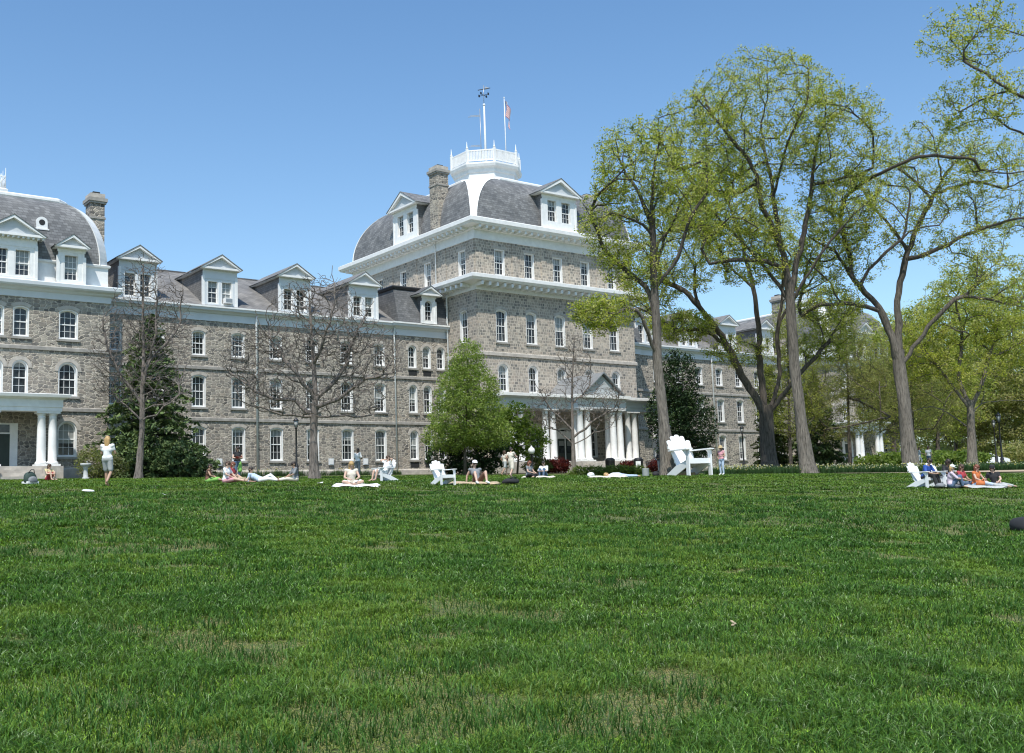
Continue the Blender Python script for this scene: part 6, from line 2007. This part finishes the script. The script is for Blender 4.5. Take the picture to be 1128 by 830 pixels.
small('dry_leaf', 'small curled dry leaf lying alone in the foreground grass', 'leaf', mb, 7.52, 6.57, .3, .05)

def bag(mb, sx, sy, sz, mat, strap=None, seed=0):
    rng = np.random.default_rng(seed)
    prof = [(.0, .86), (.12, .98), (.4, 1.0), (.7, .88), (.9, .62), (1., .2)]
    k = 16; vs, fs = [], []
    for z, r in prof:
        for j in range(k):
            t = 2 * PI * j / k
            q = r * (1 + .07 * math.sin(3 * t + z * 5 + seed)) / (max(abs(math.cos(t)) ** 2.6 + abs(math.sin(t)) ** 2.6, .01) ** (1 / 2.6)) * .96
            vs.append((sx * q * math.cos(t), sy * q * math.sin(t), sz * z))
    for i in range(len(prof) - 1):
        for j in range(k): fs.append((i * k + j, i * k + (j + 1) % k, (i + 1) * k + (j + 1) % k, (i + 1) * k + j))
    fs.append(tuple(range(k))[::-1]); fs.append(tuple((len(prof) - 1) * k + j for j in range(k)))
    mb.add(vs, fs, mat, True)
    if strap:
        mb.tube([(-sx * .5, -sy * .4, sz * .85), (-sx * .2, -sy * .7, sz * 1.15), (sx * .25, -sy * .7, sz * 1.15), (sx * .5, -sy * .4, sz * .85)], .02, strap, 6)
mb = MB(); bag(mb, .42, .24, .26, 'c_black', 'c_black', 1)
small('bag', 'black bag lying on the grass at the right edge', 'bag', mb, 20.76, 10.72, .9, .03)
r_ = thing('backpack', 'dark green backpack standing on the grass in front of the left porch', 'backpack', (12.62, 50.0, zgf(12.62, 50.0) + .02), .4)
mb = MB(); bag(mb, .3, .2, .52, flat_mat('c_dkgreen', (.03, .055, .045), .8), 'c_black', 2); mb.build('pack', r_)
mb = MB(); bag(mb, .22, .1, .26, 'c_grey', None, 3); o = mb.build('pocket', r_, (0, -.19, .05))
mb = MB(); mb.box(-.26, .26, -.24, .2, .0, .1, 'c_white'); mb.build('base', r_)
mb = MB(); bag(mb, .3, .17, .24, 'c_white', None, 4); small('bag', 'small white bag alone on the lawn right of the seated pair', 'bag', mb, 40.4, 44.9, .4, .03)
mb = MB(); bag(mb, .36, .2, .26, 'c_black', 'c_black', 5); small('bag', 'black bag beside the pale drum left of the giant chair', 'bag', mb, 44.6, 44.1, .7, .03)
mb = MB(); bag(mb, .4, .26, .2, 'c_black', 'c_black', 6); small('bag', 'dark bag beside the foot of the man in the grey sleeveless top', 'bag', mb, 25.9, 33.4, .2, .05)
mb = MB(); bag(mb, .2, .16, .2, 'c_orange', 'c_orange', 7); small('bag', 'orange bag in front of the long-haired person at the picnic', 'bag', mb, 39.95, 22.2, .2, .12)
mb = MB(); bag(mb, .26, .18, .16, 'c_grey', None, 8); small('bag', 'grey bag at the left end of the picnic cloth', 'bag', mb, 38.3, 22.9, .2, .05)
mb = MB(); mb.lathe([(.19, 0), (.2, .02), (.2, .42), (.21, .44), (.19, .44), (.18, .06), (.01, .05)], (0, 0, 0), 'c_ltgrey', 18); small('bucket', 'pale grey drum on the lawn left of the giant white chair', 'bucket', mb, 44.0, 44.3, 0, .02)
mb = MB()
mb.box(-.7, .7, -.22, .22, .05, .12, 'c_straw'); mb.box(-.6, .5, -.18, .2, .12, .19, 'c_tan')
small('cushion', 'flat straw-coloured cushion lying under the giant white chair', 'cushion', mb, 48.0, 44.9, -.6, .0)
r_ = thing('book', 'open pale book held by the standing dark-haired woman', 'book', (23.32, 52.72, zgf(23.4, 53.0) + 1.13), facing(23.4, 53, 25))
mb = MB(); mb.add([(-.16, 0, 0), (0, -.02, -.03), (.16, 0, 0), (.16, .12, .1), (0, .1, .07), (-.16, .12, .1)], [(0, 1, 4, 5), (1, 2, 3, 4)], 'c_white'); mb.build('page', r_)
mb = MB(); mb.add([(-.17, -.01, -.012), (0, -.03, -.042), (.17, -.01, -.012), (.17, .12, .09), (0, .1, .058), (-.17, .12, .09)], [(0, 1, 4, 5), (1, 2, 3, 4)], 'c_red'); mb.build('cover', r_)
mb = MB(); capsule(mb, (-.12, .03, .9), (-.12, .04, .5), .09, .12, 'c_green')
wr = link('wrap', fuse(mb, 'wrap', .02), None); 
for o_ in [o_ for o_ in COL.objects if o_.get('label', '').startswith('standing woman with long dark hair')]: wr.parent = o_

# ---- lamp posts
def lamp_post(label, x, y, h=4.0, glass='c_ltgrey'):
    r = thing('lamp_post', label, 'lamp post', (x, y, zgf(x, y) - .02), 0)
    mb = MB()
    mb.lathe([(.2, 0), (.2, .12), (.15, .2), (.14, .7), (.1, .8), (.075, .95), (.06, h * .5), (.055, h - .75), (.1, h - .72), (.1, h - .66), (.06, h - .62)], (0, 0, 0), 'black_metal', 14); mb.build('post', r)
    mb = MB()
    for i in range(6):
        t = 2 * PI * i / 6
        mb.beam((.1 * math.cos(t), .1 * math.sin(t), h - .62), (.17 * math.cos(t), .17 * math.sin(t), h - .2), .02, .02, 'black_metal')
    mb.lathe([(.19, h - .2), (.2, h - .17), (.1, h - .04), (.04, h + .02), (.02, h + .1), (.004, h + .14)], (0, 0, 0), 'black_metal', 12)
    lan = mb.build('lantern', r)
    mb = MB(); mb.lathe([(.085, h - .62), (.15, h - .205)], (0, 0, 0), glass, 12); mb.build('lantern_glass', lan)
    return r
lamp_post('black lamp post beside the bare spreading tree, in front of the left wing', 34.1, 67.6)
lamp_post('black lamp post before the right wing, between giant chair and dark forked tree', 78.4, 66.2, 4.1)
lamp_post('tall black lamp post near the right edge beside the path', 81.5, 43.4, 4.2)
p_ = far_at(1091, 105)
lamp_post('thin distant black lamp post left of the nearer one at the right edge', p_.x, p_.y, 4.2)
# globe-topped light near the shrubs
r_ = thing('bollard_light', 'white globe light on a short dark post beside the leafy shrub by the porch', 'light', (52.5, 65.0, zgf(52.5, 65) - .02))
mb = MB(); mb.lathe([(.16, 0), (.16, .1), (.09, .2), (.08, 1.45), (.14, 1.5), (.14, 1.56)], (0, 0, 0), 'black_metal', 12); mb.build('post', r_)
mb = MB(); mb.ball((0, 0, 1.8), .27, 'c_white', 16); mb.lathe([(.12, 2.04), (.06, 2.12), (.01, 2.2)], (0, 0, 0), 'c_white', 10); mb.build('globe', r_)
# drinking fountain
r_ = thing('drinking_fountain', 'pale grey pedestal drinking fountain by the pale shrub, left of the dark spruce', 'fountain', (20.2, 67.6, zgf(20.2, 67.6) - .02))
mb = MB(); mb.lathe([(.22, 0), (.22, .1), (.14, .16), (.12, .55), (.13, .7), (.2, .82)], (0, 0, 0), 'c_ltgrey', 14); mb.build('pedestal', r_)
mb = MB(); mb.lathe([(.22, .8), (.3, .86), (.31, .98), (.27, .98), (.2, .9), (.01, .88)], (0, 0, 0), 'c_ltgrey', 16); mb.tube([(.12, 0, .9), (.12, 0, 1.06), (.04, 0, 1.1)], .025, 'grey_metal', 6); mb.build('bowl', r_)
# bins
def bin_(label, x, y, sign=False):
    r = thing('litter_bin', label, 'bin', (x, y, zgf(x, y) - .02), facing(x, y, 0) + PI)
    mb = MB(); mb.lathe([(.3, 0), (.33, .06), (.36, .95), (.39, 1.0), (.39, 1.06), (.34, 1.06)], (0, 0, 0), 'black_metal', 18)
    for i in range(18):
        t = 2 * PI * i / 18; mb.beam((.34 * math.cos(t), .34 * math.sin(t), .08), (.375 * math.cos(t), .375 * math.sin(t), .96), .03, .02, 'black_metal')
    mb.build('body', r)
    mb = MB(); mb.lathe([(.4, 1.06), (.38, 1.12), (.25, 1.22), (.16, 1.24)], (0, 0, 0), 'black_metal', 18); mb.build('lid', r)
    if sign:
        mb = MB(); mb.box(-.2, .2, -.43, -.405, .35, .95, 'c_white'); mb.box(-.1, .1, -.436, -.431, .5, .75, 'c_ltgrey'); mb.build('sign', r)
    return r
bin_('black litter bin at the right of the porch steps', 59.3, 63.6)
bin_('black litter bin with a white notice on its front, left of the slender trunk', 62.3, 63.5, True)

# ---- parked car beyond the path
def car(label, x, y, rz, zadd=0.):
    r = thing('car', label, 'car', (x, y, zgf(x, y) + zadd), rz)
    flat_mat('car_paint', (.75, .76, .77), .3); flat_mat('tyre', (.02, .02, .02), .8)
    prof = [(-2.2, .35), (-2.25, .7), (-2.1, .92), (-1.1, .98), (1.15, .95), (2.0, .84), (2.25, .68), (2.28, .35)]
    mb = MB(); n = len(prof)
    for hw, sc in ((.86, 1.),):
        vs = [(px, -hw + (.08 if pz > .9 else 0), pz) for px, pz in prof] + [(px, hw - (.08 if pz > .9 else 0), pz) for px, pz in prof]
        mb.add(vs, [tuple(range(n)), tuple(range(n, 2 * n))[::-1]] + [(i, (i + 1) % n, n + (i + 1) % n, n + i) for i in range(n)], 'car_paint')
    body = mb.build('body', r)
    cab = [(-1.75, .94), (-1.15, 1.38), (.15, 1.42), (1.05, .95)]
    mb = MB()
    vs = [(px, -.78 + (.14 if pz > 1.2 else 0), pz) for px, pz in cab] + [(px, .78 - (.14 if pz > 1.2 else 0), pz) for px, pz in cab]
    mb.add(vs, [(0, 1, 2, 3), (4, 5, 6, 7), (0, 1, 5, 4), (2, 3, 7, 6)], 'glass'); mb.build('window', r)
    mb = MB()
    mb.add([(px, s * (.655), pz + .012) for s in (-1, 1) for px, pz in cab[1:3]], [(0, 1, 3, 2)], 'car_paint')
    for s in (-1, 1):
        for i, j in ((0, 1), (2, 3), (1, 2)):
            a, b = cab[i], cab[j]
            f = lambda p: (p[0], s * (.79 if p[1] < 1.2 else .65), p[1] + .01)
            mb.beam(f(a), f(b), .06, .06, 'car_paint')
        mb.beam((-.5, s * .79, .95), (-.5, s * .65, 1.42), .07, .05, 'car_paint')
    mb.build('roof', r)
    for px in (-1.4, 1.4):
        for s in (-1, 1):
            T = Matrix.Translation((px, s * .8, .32)) @ Matrix.Rotation(PI / 2, 4, 'X')
            mb = MB(); mb.lathe([(.2, -.1), (.31, -.1), (.33, -.06), (.33, .06), (.31, .1), (.2, .1)], (0, 0, 0), 'tyre', 20, T=T); wl = mb.build('wheel', r)
            mb = MB(); mb.lathe([(.2, -.102), (.2, .102)], (0, 0, 0), 'grey_metal', 16, T=T); mb.build('rim', wl)
    for s in (-1, 1):
        mb = MB(); mb.box(2.2, 2.29, s * .62 - .16, s * .62 + .16, .6, .74, 'c_ltgrey'); mb.build('headlight', r)
        mb = MB(); mb.box(-2.27, -2.2, s * .65 - .14, s * .65 + .14, .66, .8, 'c_red'); mb.build('tail_light', r)
    return r
p_ = far_at(1080, 124)
car('white car parked beyond the path, partly hidden by the pale-barked tree', p_.x, p_.y, -.62, .0)
